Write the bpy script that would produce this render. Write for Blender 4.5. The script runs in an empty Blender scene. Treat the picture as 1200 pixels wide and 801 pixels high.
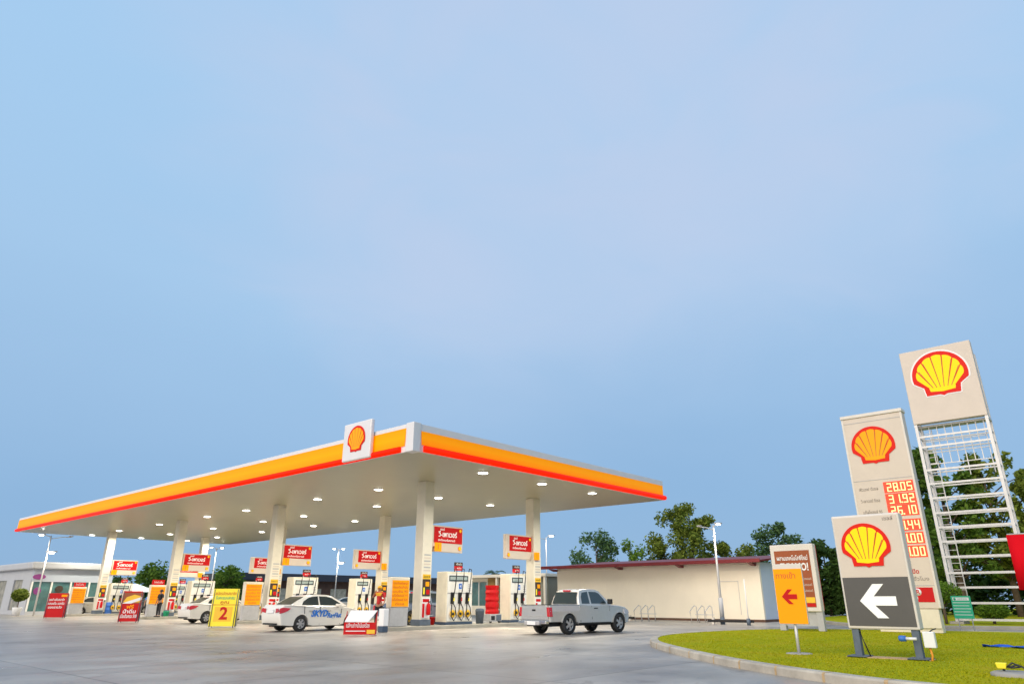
import bpy, bmesh, math, random
from mathutils import Vector
R = math.radians
random.seed(7)
S = bpy.context.scene
C = S.collection

# ------------------------------------------------------------------ camera
# world: +X runs along the pump islands, +Y along the long side of the canopy
cd = bpy.data.cameras.new('camera')
cam = bpy.data.objects.new('camera', cd); C.objects.link(cam)
cam.location = (0, 0, 1.3)
cam.rotation_euler = (R(90 + 20.6), 0, R(-48.4))
cd.lens = 24; cd.sensor_width = 36; cd.clip_end = 5000; cd.clip_start = 0.05
S.camera = cam
# ------------------------------------------------------------------ sky + sun
W = bpy.data.worlds.new('World'); S.world = W; W.use_nodes = True
nt = W.node_tree; N = nt.nodes; L = nt.links
for n in list(N): N.remove(n)
out = N.new('ShaderNodeOutputWorld')
sky = N.new('ShaderNodeTexSky'); sky.sky_type = 'NISHITA'; sky.sun_disc = False
sky.sun_elevation = R(16); sky.sun_rotation = R(-90)
bg1 = N.new('ShaderNodeBackground'); bg1.inputs[1].default_value = 0.06
L.new(sky.outputs[0], bg1.inputs[0])
tc = N.new('ShaderNodeTexCoord'); sep = N.new('ShaderNodeSeparateXYZ')
L.new(tc.outputs['Generated'], sep.inputs[0])
wn = N.new('ShaderNodeTexNoise'); wn.inputs['Scale'].default_value = 1.6; wn.inputs['Detail'].default_value = 5
wn.inputs['Roughness'].default_value = 0.45
mp = N.new('ShaderNodeMapping'); mp.inputs['Scale'].default_value = (1, 1, 2.6)
L.new(tc.outputs['Generated'], mp.inputs[0]); L.new(mp.outputs[0], wn.inputs['Vector'])
ma = N.new('ShaderNodeMath'); ma.operation = 'MULTIPLY_ADD'
L.new(wn.outputs[0], ma.inputs[0]); ma.inputs[1].default_value = 0.22
L.new(sep.outputs[2], ma.inputs[2])
sub = N.new('ShaderNodeMath'); sub.operation = 'SUBTRACT'; sub.inputs[1].default_value = 0.11
L.new(ma.outputs[0], sub.inputs[0])
rp = N.new('ShaderNodeValToRGB'); L.new(sub.outputs[0], rp.inputs[0])
stops = [(0.0, (.27, .45, .69)), (.12, (.265, .455, .71)), (.26, (.325, .52, .77)), (.42, (.375, .585, .835)),
         (.58, (.385, .61, .87)), (.72, (.38, .61, .88)), (1.0, (.33, .55, .84))]
el = rp.color_ramp.elements
while len(el) < len(stops): el.new(0.5)
for e, (p, c) in zip(el, stops): e.position = p; e.color = (*c, 1)
# thin lavender cloud veil high up in the middle of the sky
dt = N.new('ShaderNodeVectorMath'); dt.operation = 'DOT_PRODUCT'; dt.inputs[1].default_value = (.65, .42, .64)
L.new(tc.outputs['Generated'], dt.inputs[0])
wn2 = N.new('ShaderNodeTexNoise'); wn2.inputs['Scale'].default_value = 3.2; wn2.inputs['Detail'].default_value = 6; wn2.inputs['Roughness'].default_value = .5; wn2.inputs['Distortion'].default_value = .6
mp2 = N.new('ShaderNodeMapping'); mp2.inputs['Scale'].default_value = (.8, 1.2, 2.2); mp2.inputs['Rotation'].default_value = (.3, .2, .4)
L.new(tc.outputs['Generated'], mp2.inputs[0]); L.new(mp2.outputs[0], wn2.inputs['Vector'])
a1 = N.new('ShaderNodeMath'); a1.operation = 'MULTIPLY_ADD'; a1.inputs[1].default_value = .30; L.new(wn2.outputs[0], a1.inputs[0]); L.new(dt.outputs['Value'], a1.inputs[2])
vr = N.new('ShaderNodeMapRange'); vr.interpolation_type = 'SMOOTHSTEP'; vr.inputs[1].default_value = .94; vr.inputs[2].default_value = 1.18; vr.inputs[4].default_value = .78
L.new(a1.outputs[0], vr.inputs[0])
ve = N.new('ShaderNodeMapRange'); ve.interpolation_type = 'SMOOTHSTEP'; ve.inputs[1].default_value = .08; ve.inputs[2].default_value = .52
L.new(sub.outputs[0], ve.inputs[0])
vm = N.new('ShaderNodeMath'); vm.operation = 'MULTIPLY'; L.new(vr.outputs[0], vm.inputs[0]); L.new(ve.outputs[0], vm.inputs[1])
vx = N.new('ShaderNodeMix'); vx.data_type = 'RGBA'; vx.inputs[7].default_value = (.53, .63, .83, 1)
L.new(vm.outputs[0], vx.inputs[0]); L.new(rp.outputs[0], vx.inputs[6])
bg2 = N.new('ShaderNodeBackground'); L.new(vx.outputs[2], bg2.inputs[0]); bg2.inputs[1].default_value = 1.09
mx = N.new('ShaderNodeMixShader'); mx.inputs[0].default_value = 0.9
L.new(bg1.outputs[0], mx.inputs[1]); L.new(bg2.outputs[0], mx.inputs[2]); L.new(mx.outputs[0], out.inputs[0])
sl = bpy.data.lights.new('sun', 'SUN'); sl.energy = 3.1; sl.angle = R(60); sl.color = (1, .83, .64)
so = bpy.data.objects.new('sun', sl); C.objects.link(so)
so.rotation_euler = Vector((1, .10, -.58)).to_track_quat('-Z', 'Y').to_euler()
S.view_settings.view_transform = 'Standard'; S.view_settings.look = 'None'
S.view_settings.exposure = 0.0; S.view_settings.gamma = 1.0
S.cycles.max_bounces = 6; S.cycles.use_denoising = True
S.cycles.sample_clamp_indirect = 4

# ------------------------------------------------------------------ materials
M = {}
def mat(name, col, rough=.6, metal=0, emis=None, es=0, var=0, vs=3.0, bump=0, bs=30, spec=None, coat=0, alpha=None, trans=0):
    m = bpy.data.materials.new(name); m.use_nodes = True
    n = m.node_tree.nodes; l = m.node_tree.links; b = n['Principled BSDF']
    b.inputs['Base Color'].default_value = (*col, 1); b.inputs['Roughness'].default_value = rough
    b.inputs['Metallic'].default_value = metal
    if spec is not None: b.inputs['Specular IOR Level'].default_value = spec
    if coat: b.inputs['Coat Weight'].default_value = coat; b.inputs['Coat Roughness'].default_value = .08
    if trans: b.inputs['Transmission Weight'].default_value = trans
    if emis: b.inputs['Emission Color'].default_value = (*emis, 1); b.inputs['Emission Strength'].default_value = es
    if var or bump:
        t = n.new('ShaderNodeTexCoord')
    if var:
        x = n.new('ShaderNodeTexNoise'); x.inputs['Scale'].default_value = vs; x.inputs['Detail'].default_value = 6
        x.inputs['Roughness'].default_value = .65
        l.new(t.outputs['Object'], x.inputs['Vector'])
        r = n.new('ShaderNodeValToRGB'); r.color_ramp.elements[0].position = .3; r.color_ramp.elements[1].position = .7
        r.color_ramp.elements[0].color = (*[c * (1 - var) for c in col], 1)
        r.color_ramp.elements[1].color = (*[min(1, c * (1 + var * .6)) for c in col], 1)
        l.new(x.outputs[0], r.inputs[0]); l.new(r.outputs[0], b.inputs['Base Color'])
    if bump:
        x = n.new('ShaderNodeTexNoise'); x.inputs['Scale'].default_value = bs; x.inputs['Detail'].default_value = 5
        l.new(t.outputs['Object'], x.inputs['Vector'])
        bu = n.new('ShaderNodeBump'); bu.inputs['Strength'].default_value = bump; bu.inputs['Distance'].default_value = .02
        l.new(x.outputs[0], bu.inputs['Height']); l.new(bu.outputs[0], b.inputs['Normal'])
    M[name] = m
    return m

mat('white_metal', (.78, .76, .70), .4, var=.06, vs=2)
mat('cream_metal', (.72, .66, .52), .45, var=.10, vs=2.5)
mat('sign_cream', (.63, .545, .46), .5, var=.05, vs=1.5)
mat('sign_frame', (.68, .63, .57), .45, var=.05, vs=4)
mat('grey_metal', (.42, .42, .43), .5, var=.12, vs=5)
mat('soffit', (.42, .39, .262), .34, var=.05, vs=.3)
mat('fascia_white', (.74, .72, .72), .35, var=.04, vs=1)
mat('band_orange', (.85, .27, .0), .5, spec=.12, emis=(1, .30, .0), es=.5)
def band_mat():
    m = M['band_orange']; n = m.node_tree.nodes; l = m.node_tree.links; b = n['Principled BSDF']
    t = n.new('ShaderNodeTexCoord'); sx = n.new('ShaderNodeSeparateXYZ'); l.new(t.outputs['Object'], sx.inputs[0])
    mr = n.new('ShaderNodeMapRange'); mr.inputs[1].default_value = 6.95; mr.inputs[2].default_value = 7.6; l.new(sx.outputs[2], mr.inputs[0])
    r = n.new('ShaderNodeValToRGB'); l.new(mr.outputs[0], r.inputs[0]); e = r.color_ramp.elements
    e[0].color = (.95, .17, 0, 1); e[1].color = (.80, .24, 0, 1); x = e.new(.5); x.color = (1, .36, 0, 1)
    l.new(r.outputs[0], b.inputs['Emission Color'])
mat('strip_red', (.6, .006, .0), .5, spec=.12, emis=(1, .018, .0), es=.85)
band_mat()
mat('light_face', (1, 1, .95), .5, emis=(1, .98, .88), es=14)
mat('flood_face', (1, 1, 1), .5, emis=(1, .97, .85), es=30)
mat('column_paint', (.74, .69, .57), .45, var=.07, vs=2)
mat('slate', (.10, .13, .17), .6, var=.2, vs=6)
mat('slate_blue', (.05, .08, .13), .5)
mat('poster_dark', (.05, .03, .02), .5, var=.5, vs=9)
mat('yellow', (.85, .50, .02), .5)
mat('yellow_bright', (.85, .70, .02), .5, emis=(.9, .75, .02), es=.08)
mat('orange', (.88, .32, .003), .55, spec=.15, emis=(1, .33, .005), es=.16)
mat('orange_text', (.62, .14, .01), .6)
mat('red', (.52, .008, .008), .5, spec=.2)
mat('red_lit', (.52, .006, .008), .5, spec=.2, emis=(.8, .01, .01), es=.03)
mat('emblem_red', (.62, .012, .004), .5, spec=.2, emis=(1, .02, .005), es=.10)
mat('emblem_yellow', (.9, .58, .004), .5, spec=.2, emis=(1, .62, .005), es=.28)
mat('emblem_amber', (.88, .34, .004), .5, spec=.2, emis=(1, .36, .005), es=.2)
mat('emblem_line', (.45, .13, .01), .5)
mat('white', (.80, .80, .80), .45)
mat('white_lit', (.85, .85, .82), .45, emis=(1, 1, .95), es=.15)
mat('black', (.015, .015, .017), .45)
mat('rubber', (.02, .02, .02), .75, bump=.3, bs=60)
mat('dark_grey', (.085, .08, .075), .5, var=.08, vs=2)
mat('grey_text', (.25, .22, .20), .6)
mat('led_glow', (.45, .03, .01), .5, emis=(1, .07, .015), es=.7)  # red bloom around the LED digits, put in as an emissive colour
mat('led_digit', (1, .6, .2), .5, emis=(1, .66, .30), es=1.25)
mat('glass', (.03, .045, .05), .06, spec=.6, coat=.3)
mat('shop_glass', (.05, .13, .13), .08, spec=.7, emis=(.15, .35, .33), es=.12, var=.6, vs=1.2)
mat('shop_inside', (.22, .20, .17), .6, emis=(.7, .75, .6), es=.12, var=.8, vs=1.8)
mat('blue_sticker', (.04, .16, .55), .5)
mat('car_blue', (.01, .17, .62), .5)
mat('display', (.35, .42, .40), .3, var=.2, vs=8)
mat('car_white', (.78, .75, .68), .28, coat=.8)
mat('car_silver', (.60, .585, .55), .34, metal=.6, coat=.6, var=.05, vs=6)
mat('car_grey_blue', (.16, .21, .30), .3, metal=.4, coat=.6)
mat('car_dark', (.04, .05, .07), .3, coat=.6)
mat('chrome', (.65, .65, .63), .22, metal=1)
mat('alloy', (.50, .50, .50), .35, metal=.8)
mat('gold_alloy', (.35, .26, .08), .35, metal=.7)
mat('lamp_red', (.45, .01, .015), .2, coat=.8, emis=(.8, .02, .02), es=.1)
mat('lamp_clear', (.6, .6, .65), .2, coat=.8)
mat('under', (.02, .02, .02), .9)
mat('skin', (.36, .19, .11), .6)
mat('hair', (.012, .01, .01), .6)
mat('shirt_red', (.50, .02, .02), .8)
mat('shirt_yellow', (.80, .42, .03), .8)
mat('cloth_black', (.015, .015, .02), .85)
mat('wall_cream', (.90, .82, .66), .8, var=.06, vs=.4, bump=.1, bs=8)
mat('wall_shade_blue', (.60, .66, .74), .8, var=.06, vs=.5)  # cream wall away from the warm light, its cool shade put into the colour
mat('wall_white', (.43, .44, .46), .6, var=.05, vs=.7)
mat('wall_lilac', (.38, .42, .48), .6, var=.05, vs=.7)
mat('roof_red', (.20, .018, .022), .5, var=.2, vs=2)
mat('roof_dark', (.035, .04, .055), .6, var=.2, vs=1)
mat('wall_brown', (.13, .065, .04), .7, var=.35, vs=1.2)
mat('wood_ochre', (.42, .26, .08), .7, var=.2, vs=4)
mat('wall_taupe', (.30, .29, .22), .8, var=.05, vs=1)
mat('purple', (.20, .03, .17), .5)
mat('sign_brown', (.32, .07, .012), .5, var=.15, vs=1)
mat('green_sign', (.02, .42, .22), .5)
mat('banner_red', (.62, .004, .012), .8, spec=.1)
mat('blue_cloth', (.01, .10, .60), .6, bump=.3, bs=4)
mat('tent_blue', (.50, .60, .68), .7)
mat('tent_green', (.01, .15, .07), .8)
mat('concrete_pad', (.36, .34, .31), .85, var=.15, vs=4, bump=.3, bs=25)
mat('kerb', (.50, .45, .37), .85, var=.28, vs=1.6, bump=.35, bs=18)
mat('kerb_joint', (.52, .36, .19), .9, var=.3, vs=9)
mat('kerb_grey', (.34, .32, .27), .85, var=.18, vs=1.2, bump=.3, bs=18)
mat('bark', (.14, .10, .075), .9, var=.3, vs=5, bump=.5, bs=12)
mat('cord_orange', (.75, .30, .02), .6)
mat('pot', (.30, .20, .12), .8)
mat('galv', (.62, .61, .60), .45, metal=.3, var=.12, vs=5)

def ground_mat():
    m = bpy.data.materials.new('forecourt_concrete'); m.use_nodes = True
    n = m.node_tree.nodes; l = m.node_tree.links; b = n['Principled BSDF']
    t = n.new('ShaderNodeTexCoord')
    a = n.new('ShaderNodeTexNoise'); a.inputs['Scale'].default_value = .22; a.inputs['Detail'].default_value = 8; a.inputs['Roughness'].default_value = .62
    l.new(t.outputs['Object'], a.inputs['Vector'])
    r = n.new('ShaderNodeValToRGB'); r.color_ramp.elements[0].position = .32; r.color_ramp.elements[1].position = .7
    r.color_ramp.elements[0].color = (.25, .228, .20, 1); r.color_ramp.elements[1].color = (.52, .475, .41, 1)
    l.new(a.outputs[0], r.inputs[0])
    # slab joints every five metres, seen as thin dark lines, each slab a shade of its own
    br = n.new('ShaderNodeTexBrick'); br.offset = 0; br.squash = 1
    br.inputs['Scale'].default_value = 1.0; br.inputs['Brick Width'].default_value = 5.0; br.inputs['Row Height'].default_value = 4.0
    br.inputs['Mortar Size'].default_value = .028; br.inputs['Mortar Smooth'].default_value = .3; br.inputs['Bias'].default_value = 0
    br.inputs['Color1'].default_value = (1, 1, 1, 1); br.inputs['Color2'].default_value = (.86, .86, .87, 1); br.inputs['Mortar'].default_value = (.45, .44, .43, 1)
    l.new(t.outputs['Object'], br.inputs['Vector'])
    mm = n.new('ShaderNodeMix'); mm.data_type = 'RGBA'; mm.blend_type = 'MULTIPLY'; mm.inputs[0].default_value = 1
    l.new(r.outputs[0], mm.inputs[6]); l.new(br.outputs[0], mm.inputs[7])
    # long tyre streaks
    mp = n.new('ShaderNodeMapping'); mp.inputs['Scale'].default_value = (.3, .75, 1); mp.inputs['Rotation'].default_value = (0, 0, .25)
    l.new(t.outputs['Object'], mp.inputs[0])
    st = n.new('ShaderNodeTexNoise'); st.inputs['Scale'].default_value = 1.4; st.inputs['Detail'].default_value = 6
    l.new(mp.outputs[0], st.inputs['Vector'])
    sr = n.new('ShaderNodeValToRGB'); sr.color_ramp.elements[0].position = .35; sr.color_ramp.elements[1].position = .62
    sr.color_ramp.elements[0].color = (.72, .72, .73, 1); sr.color_ramp.elements[1].color = (1.05, 1.04, 1.04, 1)
    l.new(st.outputs[0], sr.inputs[0])
    m2 = n.new('ShaderNodeMix'); m2.data_type = 'RGBA'; m2.blend_type = 'MULTIPLY'; m2.inputs[0].default_value = 1
    l.new(mm.outputs[2], m2.inputs[6]); l.new(sr.outputs[0], m2.inputs[7]); sp = n.new('ShaderNodeTexNoise'); sp.inputs['Scale'].default_value = .9; sp.inputs['Detail'].default_value = 9; sp.inputs['Roughness'].default_value = .75; sp.inputs['Distortion'].default_value = .8
    l.new(t.outputs['Object'], sp.inputs['Vector'])
    spr = n.new('ShaderNodeValToRGB'); spr.color_ramp.elements[0].position = .30; spr.color_ramp.elements[1].position = .45
    spr.color_ramp.elements[0].color = (.50, .47, .45, 1); spr.color_ramp.elements[1].color = (1, 1, 1, 1); l.new(sp.outputs[0], spr.inputs[0])
    m3 = n.new('ShaderNodeMix'); m3.data_type = 'RGBA'; m3.blend_type = 'MULTIPLY'; m3.inputs[0].default_value = 1
    l.new(m2.outputs[2], m3.inputs[6]); l.new(spr.outputs[0], m3.inputs[7]); l.new(m3.outputs[2], b.inputs['Base Color'])
    rr = n.new('ShaderNodeMapRange'); rr.inputs[1].default_value = .3; rr.inputs[2].default_value = .7; rr.inputs[3].default_value = .26; rr.inputs[4].default_value = .52
    l.new(st.outputs[0], rr.inputs[0]); l.new(rr.outputs[0], b.inputs['Roughness'])
    f = n.new('ShaderNodeTexNoise'); f.inputs['Scale'].default_value = 9; f.inputs['Detail'].default_value = 8
    l.new(t.outputs['Object'], f.inputs['Vector'])
    bu = n.new('ShaderNodeBump'); bu.inputs['Strength'].default_value = .25; bu.inputs['Distance'].default_value = .02
    l.new(f.outputs[0], bu.inputs['Height']); l.new(bu.outputs[0], b.inputs['Normal'])
    M['forecourt'] = m
ground_mat()

def lawn_mat():
    m = bpy.data.materials.new('lawn'); m.use_nodes = True
    n = m.node_tree.nodes; l = m.node_tree.links; b = n['Principled BSDF']; b.inputs['Roughness'].default_value = .95; b.inputs['Specular IOR Level'].default_value = .1
    t = n.new('ShaderNodeTexCoord')
    a = n.new('ShaderNodeTexNoise'); a.inputs['Scale'].default_value = .7; a.inputs['Detail'].default_value = 9; a.inputs['Roughness'].default_value = .7
    l.new(t.outputs['Object'], a.inputs['Vector'])
    r = n.new('ShaderNodeValToRGB'); r.color_ramp.elements[0].position = .30; r.color_ramp.elements[1].position = .72
    r.color_ramp.elements[0].color = (.26, .31, .004, 1); r.color_ramp.elements[1].color = (.44, .33, .02, 1)
    e = r.color_ramp.elements.new(.5); e.color = (.38, .38, .004, 1)
    l.new(a.outputs[0], r.inputs[0]); l.new(r.outputs[0], b.inputs['Base Color'])
    bu = n.new('ShaderNodeBump'); bu.inputs['Strength'].default_value = .8; bu.inputs['Distance'].default_value = .04
    f = n.new('ShaderNodeTexNoise'); f.inputs['Scale'].default_value = 30
    l.new(t.outputs['Object'], f.inputs['Vector']); l.new(f.outputs[0], bu.inputs['Height']); l.new(bu.outputs[0], b.inputs['Normal'])
    M['lawn'] = m
lawn_mat()

def leaf_mat(name, c0, c1):
    m = bpy.data.materials.new(name); m.use_nodes = True
    n = m.node_tree.nodes; l = m.node_tree.links; b = n['Principled BSDF']; b.inputs['Roughness'].default_value = .7; b.inputs['Specular IOR Level'].default_value = .15
    g = n.new('ShaderNodeNewGeometry'); r = n.new('ShaderNodeValToRGB')
    r.color_ramp.elements[0].color = (*c0, 1); r.color_ramp.elements[1].color = (*c1, 1)
    l.new(g.outputs['Random Per Island'], r.inputs[0]); l.new(r.outputs[0], b.inputs['Base Color'])
    tr = n.new('ShaderNodeBsdfTranslucent'); l.new(r.outputs[0], tr.inputs[0])
    ms = n.new('ShaderNodeMixShader'); ms.inputs[0].default_value = .3
    l.new(b.outputs[0], ms.inputs[1]); l.new(tr.outputs[0], ms.inputs[2]); l.new(ms.outputs[0], n['Material Output'].inputs[0])
    M[name] = m
leaf_mat('leaf_green', (.04, .10, .012), (.17, .28, .04))
leaf_mat('leaf_olive', (.07, .115, .012), (.24, .29, .045))
leaf_mat('leaf_dark', (.02, .05, .010), (.08, .15, .03))
leaf_mat('leaf_fresh', (.06, .14, .012), (.20, .32, .03))
leaf_mat('leaf_bluish', (.04, .10, .035), (.13, .22, .08))
leaf_mat('grass_blade', (.32, .35, .004), (.46, .42, .008))

# ------------------------------------------------------------------ object helpers
class MB:
    def __init__(s): s.v = []; s.f = []; s.m = []; s.sm = []; s.mats = []
    def mi(s, m):
        if m not in s.mats: s.mats.append(m)
        return s.mats.index(m)
    def add(s, vs, fs, m, smooth=False):
        o = len(s.v); s.v += [tuple(v) for v in vs]; k = s.mi(m)
        for f in fs: s.f.append([o + i for i in f]); s.m.append(k); s.sm.append(smooth)
    def box(s, x0, x1, y0, y1, z0, z1, m):
        s.add([(x, y, z) for x in (x0, x1) for y in (y0, y1) for z in (z0, z1)],
              [(0, 1, 3, 2), (4, 6, 7, 5), (0, 4, 5, 1), (2, 3, 7, 6), (0, 2, 6, 4), (1, 5, 7, 3)], m)
    def prism(s, pts, fun, d0, d1, m):            # 2D outline -> solid between depths d0 and d1
        n = len(pts)
        s.add([fun(a, b, d0) for a, b in pts] + [fun(a, b, d1) for a, b in pts],
              [list(range(n))[::-1], list(range(n, 2 * n))] + [(i, (i + 1) % n, n + (i + 1) % n, n + i) for i in range(n)], m)
    def tube(s, pts, r, m, seg=8, caps=True):
        P = [Vector(p) for p in pts]; rr = r if isinstance(r, (list, tuple)) else [r] * len(P)
        vs = []; fs = []
        up = Vector((0, 0, 1))
        for i, p in enumerate(P):
            d = (P[min(i + 1, len(P) - 1)] - P[max(i - 1, 0)]).normalized()
            a = d.cross(up if abs(d.z) < .95 else Vector((1, 0, 0))).normalized(); b = d.cross(a)
            for k in range(seg):
                t = 2 * math.pi * k / seg
                vs.append(p + (a * math.cos(t) + b * math.sin(t)) * rr[i])
        for i in range(len(P) - 1):
            for k in range(seg):
                fs.append((i * seg + k, i * seg + (k + 1) % seg, (i + 1) * seg + (k + 1) % seg, (i + 1) * seg + k))
        if caps: fs.append(list(range(seg))[::-1]); fs.append([(len(P) - 1) * seg + k for k in range(seg)])
        s.add(vs, fs, m, True)
    def lathe(s, prof, cen, axis, m, seg=20, smooth=True, caps=True):   # prof = [(radius, along)]
        ax = Vector(axis).normalized(); a = ax.cross(Vector((0, 0, 1)) if abs(ax.z) < .9 else Vector((1, 0, 0))).normalized(); b = ax.cross(a)
        c = Vector(cen); vs = []; fs = []
        for r, h in prof:
            for k in range(seg):
                t = 2 * math.pi * k / seg; vs.append(c + ax * h + (a * math.cos(t) + b * math.sin(t)) * r)
        for i in range(len(prof) - 1):
            for k in range(seg):
                fs.append((i * seg + k, i * seg + (k + 1) % seg, (i + 1) * seg + (k + 1) % seg, (i + 1) * seg + k))
        if caps: fs.append(list(range(seg))[::-1]); fs.append([(len(prof) - 1) * seg + k for k in range(seg)])
        s.add(vs, fs, m, smooth)
    def build(s, name, parent=None, loc=None, rotz=0, bevel=0, bseg=2, norm=True, smooth=False, bang=35):
        me = bpy.data.meshes.new(name); me.from_pydata(s.v, [], s.f)
        for m in s.mats: me.materials.append(M[m])
        me.polygons.foreach_set('material_index', s.m); me.polygons.foreach_set('use_smooth', [x or smooth for x in s.sm])
        if norm:
            bm = bmesh.new(); bm.from_mesh(me); bmesh.ops.recalc_face_normals(bm, faces=bm.faces); bm.to_mesh(me); bm.free()
        o = bpy.data.objects.new(name, me); C.objects.link(o)
        if parent: o.parent = parent
        if loc: o.location = loc
        o.rotation_euler.z = rotz
        if bevel:
            b = o.modifiers.new('bevel', 'BEVEL'); b.width = bevel; b.segments = bseg; b.limit_method = 'ANGLE'; b.angle_limit = R(bang)
            b.harden_normals = smooth
        return o
def tag(o, label=None, cat=None, group=None, kind=None):
    if label: o['label'] = label
    if cat: o['category'] = cat
    if group: o['group'] = group
    if kind: o['kind'] = kind
    return o
def thing(name, loc, label, cat, group=None, rz=0):
    o = bpy.data.objects.new(name, None); C.objects.link(o); o.location = loc; o.rotation_euler.z = rz
    o.empty_display_size = .3
    return tag(o, label, cat, group)
def copy_tree(o, parent=None):
    c = o.copy(); C.objects.link(c)
    if parent: c.parent = parent
    for ch in list(o.children): copy_tree(ch, c)
    return c
def again(root, loc, label, rz=None):
    c = copy_tree(root); c.location = loc; c['label'] = label
    if rz is not None: c.rotation_euler.z = rz
    return c
def FX(ox, oy, oz, lean=0):      # face looking towards -x : a runs to the viewer's right (-y), b up, d outwards
    s, c = math.sin(lean), math.cos(lean)
    return lambda a, b, d: (ox - d * c + b * s, oy - a, oz + b * c + d * s)
def FY(ox, oy, oz, lean=0):      # face looking towards -y
    s, c = math.sin(lean), math.cos(lean)
    return lambda a, b, d: (ox + a, oy - d * c + b * s, oz + b * c + d * s)
def rect(mb, f, a0, a1, b0, b1, d0, d1, m):
    mb.prism([(a0, b0), (a1, b0), (a1, b1), (a0, b1)], f, d0, d1, m)
_tc = {}
def text(mb, f, s, size, a, b, d, m, align='CENTER', bold=0, slant=0, width=None):
    key = (s, bold, slant, align)
    if key not in _tc:
        c = bpy.data.curves.new('t', 'FONT'); c.body = s; c.size = 1; c.align_x = align; c.align_y = 'CENTER'
        c.offset = bold; c.shear = slant; c.resolution_u = 2; c.extrude = .01
        o = bpy.data.objects.new('t', c); C.objects.link(o); bpy.context.view_layer.update()
        me = bpy.data.meshes.new_from_object(o.evaluated_get(bpy.context.evaluated_depsgraph_get()))
        _tc[key] = ([tuple(v.co) for v in me.vertices], [tuple(p.vertices) for p in me.polygons])
        bpy.data.objects.remove(o); bpy.data.curves.remove(c); bpy.data.meshes.remove(me)
    vs, fs = _tc[key]
    if not vs: return
    xs = [v[0] for v in vs]; sx = 1
    if width: sx = width / (max(xs) - min(xs)) / size
    mb.add([f(a + v[0] * size * sx, b + v[1] * size, d + .004 * (v[2] > 0)) for v in vs], fs, m)
def emblem(mb, f, ca, cb, r, d, red='emblem_red', yel='emblem_yellow', halo=False):
    def outline(k, cut=0):
        p = []
        for i in range(33):
            t = R(-13 + (206) * i / 32)
            p.append((math.cos(t) * k, math.sin(t) * k))
        p += [(-.63 * k - .02, -.46), (-.60 * k, -.80 + cut), (-.12, -.80 + cut), (0, -.86 + cut), (.12, -.80 + cut), (.60 * k, -.80 + cut), (.63 * k + .02, -.46)]
        return [(ca + x * r, cb + .06 * r + y * r) for x, y in p]
    if halo: mb.prism([(ca + (x - ca) * 1.06, cb + (y - cb) * 1.06) for x, y in outline(1.0)], f, d, d + .006, 'white')
    mb.prism(outline(1.0), f, d + .006, d + .020, red)
    # seven rays and the foot, with thin gaps between them
    oy = -.78
    rad = .83
    angs = [R(-10), R(14), R(38), R(64), R(78.5 + 11.5 - 13), R(103), R(116), R(142), R(166), R(190)]
    bounds = [-8, 18, 43, 68, 78, 102, 112, 137, 162, 188]
    edges = [-8 + i * (196 / 7) for i in range(8)]
    for i in range(7):
        t0, t1 = R(edges[i] + 1.7), R(edges[i + 1] - 1.7)
        tips = []
        for k in range(6):
            t = t0 + (t1 - t0) * k / 5
            rr = rad * (1 + .03 * math.sin(math.pi * k / 5))
            tips.append((math.cos(t) * rr, math.sin(t) * rr))
        base0 = (-.46 + .92 * (7 - i) / 7 - .012, -.50); base1 = (-.46 + .92 * (6 - i) / 7 + .012, -.50)
        poly = [base1, base0] + tips
        mb.prism([(ca + x * r, cb + .06 * r + y * r) for x, y in poly], f, d + .020, d + .028, yel)
        if i:
            t = R(edges[i]); p0 = (-.46 + .92 * (7 - i) / 7, -.50); p1 = (math.cos(t) * .76, math.sin(t) * .76)
            dx, dy = p1[0] - p0[0], p1[1] - p0[1]; ln = math.hypot(dx, dy); nx, ny = -dy / ln * .016, dx / ln * .016
            mb.prism([(ca + x * r, cb + .06 * r + y * r) for x, y in [(p0[0] - nx, p0[1] - ny), (p1[0] - nx, p1[1] - ny), (p1[0] + nx, p1[1] + ny), (p0[0] + nx, p0[1] + ny)]], f, d + .022, d + .030, 'emblem_line')
    mb.prism([(ca + x * r, cb + .06 * r + y * r) for x, y in [(-.44, -.64), (0, -.69), (.44, -.64), (.47, -.50), (-.47, -.50)]], f, d + .020, d + .028, yel)
def arrow(mb, f, a0, a1, b0, b1, d, m, sh=.17):      # left pointing arrow with slanting barbs
    w, h = a1 - a0, b1 - b0; cy = (b0 + b1) / 2; t = sh * h
    p = [(a0, cy), (a0 + .42 * w, b1), (a0 + .72 * w, b1), (a0 + .40 * w, cy + t * .75), (a1, cy + t * .75), (a1, cy - t * .75), (a0 + .40 * w, cy - t * .75), (a0 + .72 * w, b0), (a0 + .42 * w, b0)]
    mb.prism(p, f, d, d + .01, m)

# ------------------------------------------------------------------ ground, kerbs, lawns
g = MB(); g.box(-600, 1500, -600, 1500, -.5, 0, 'forecourt')
tag(g.build('ground'), 'wide grey concrete forecourt with slab joints', 'ground', kind='structure')

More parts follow.
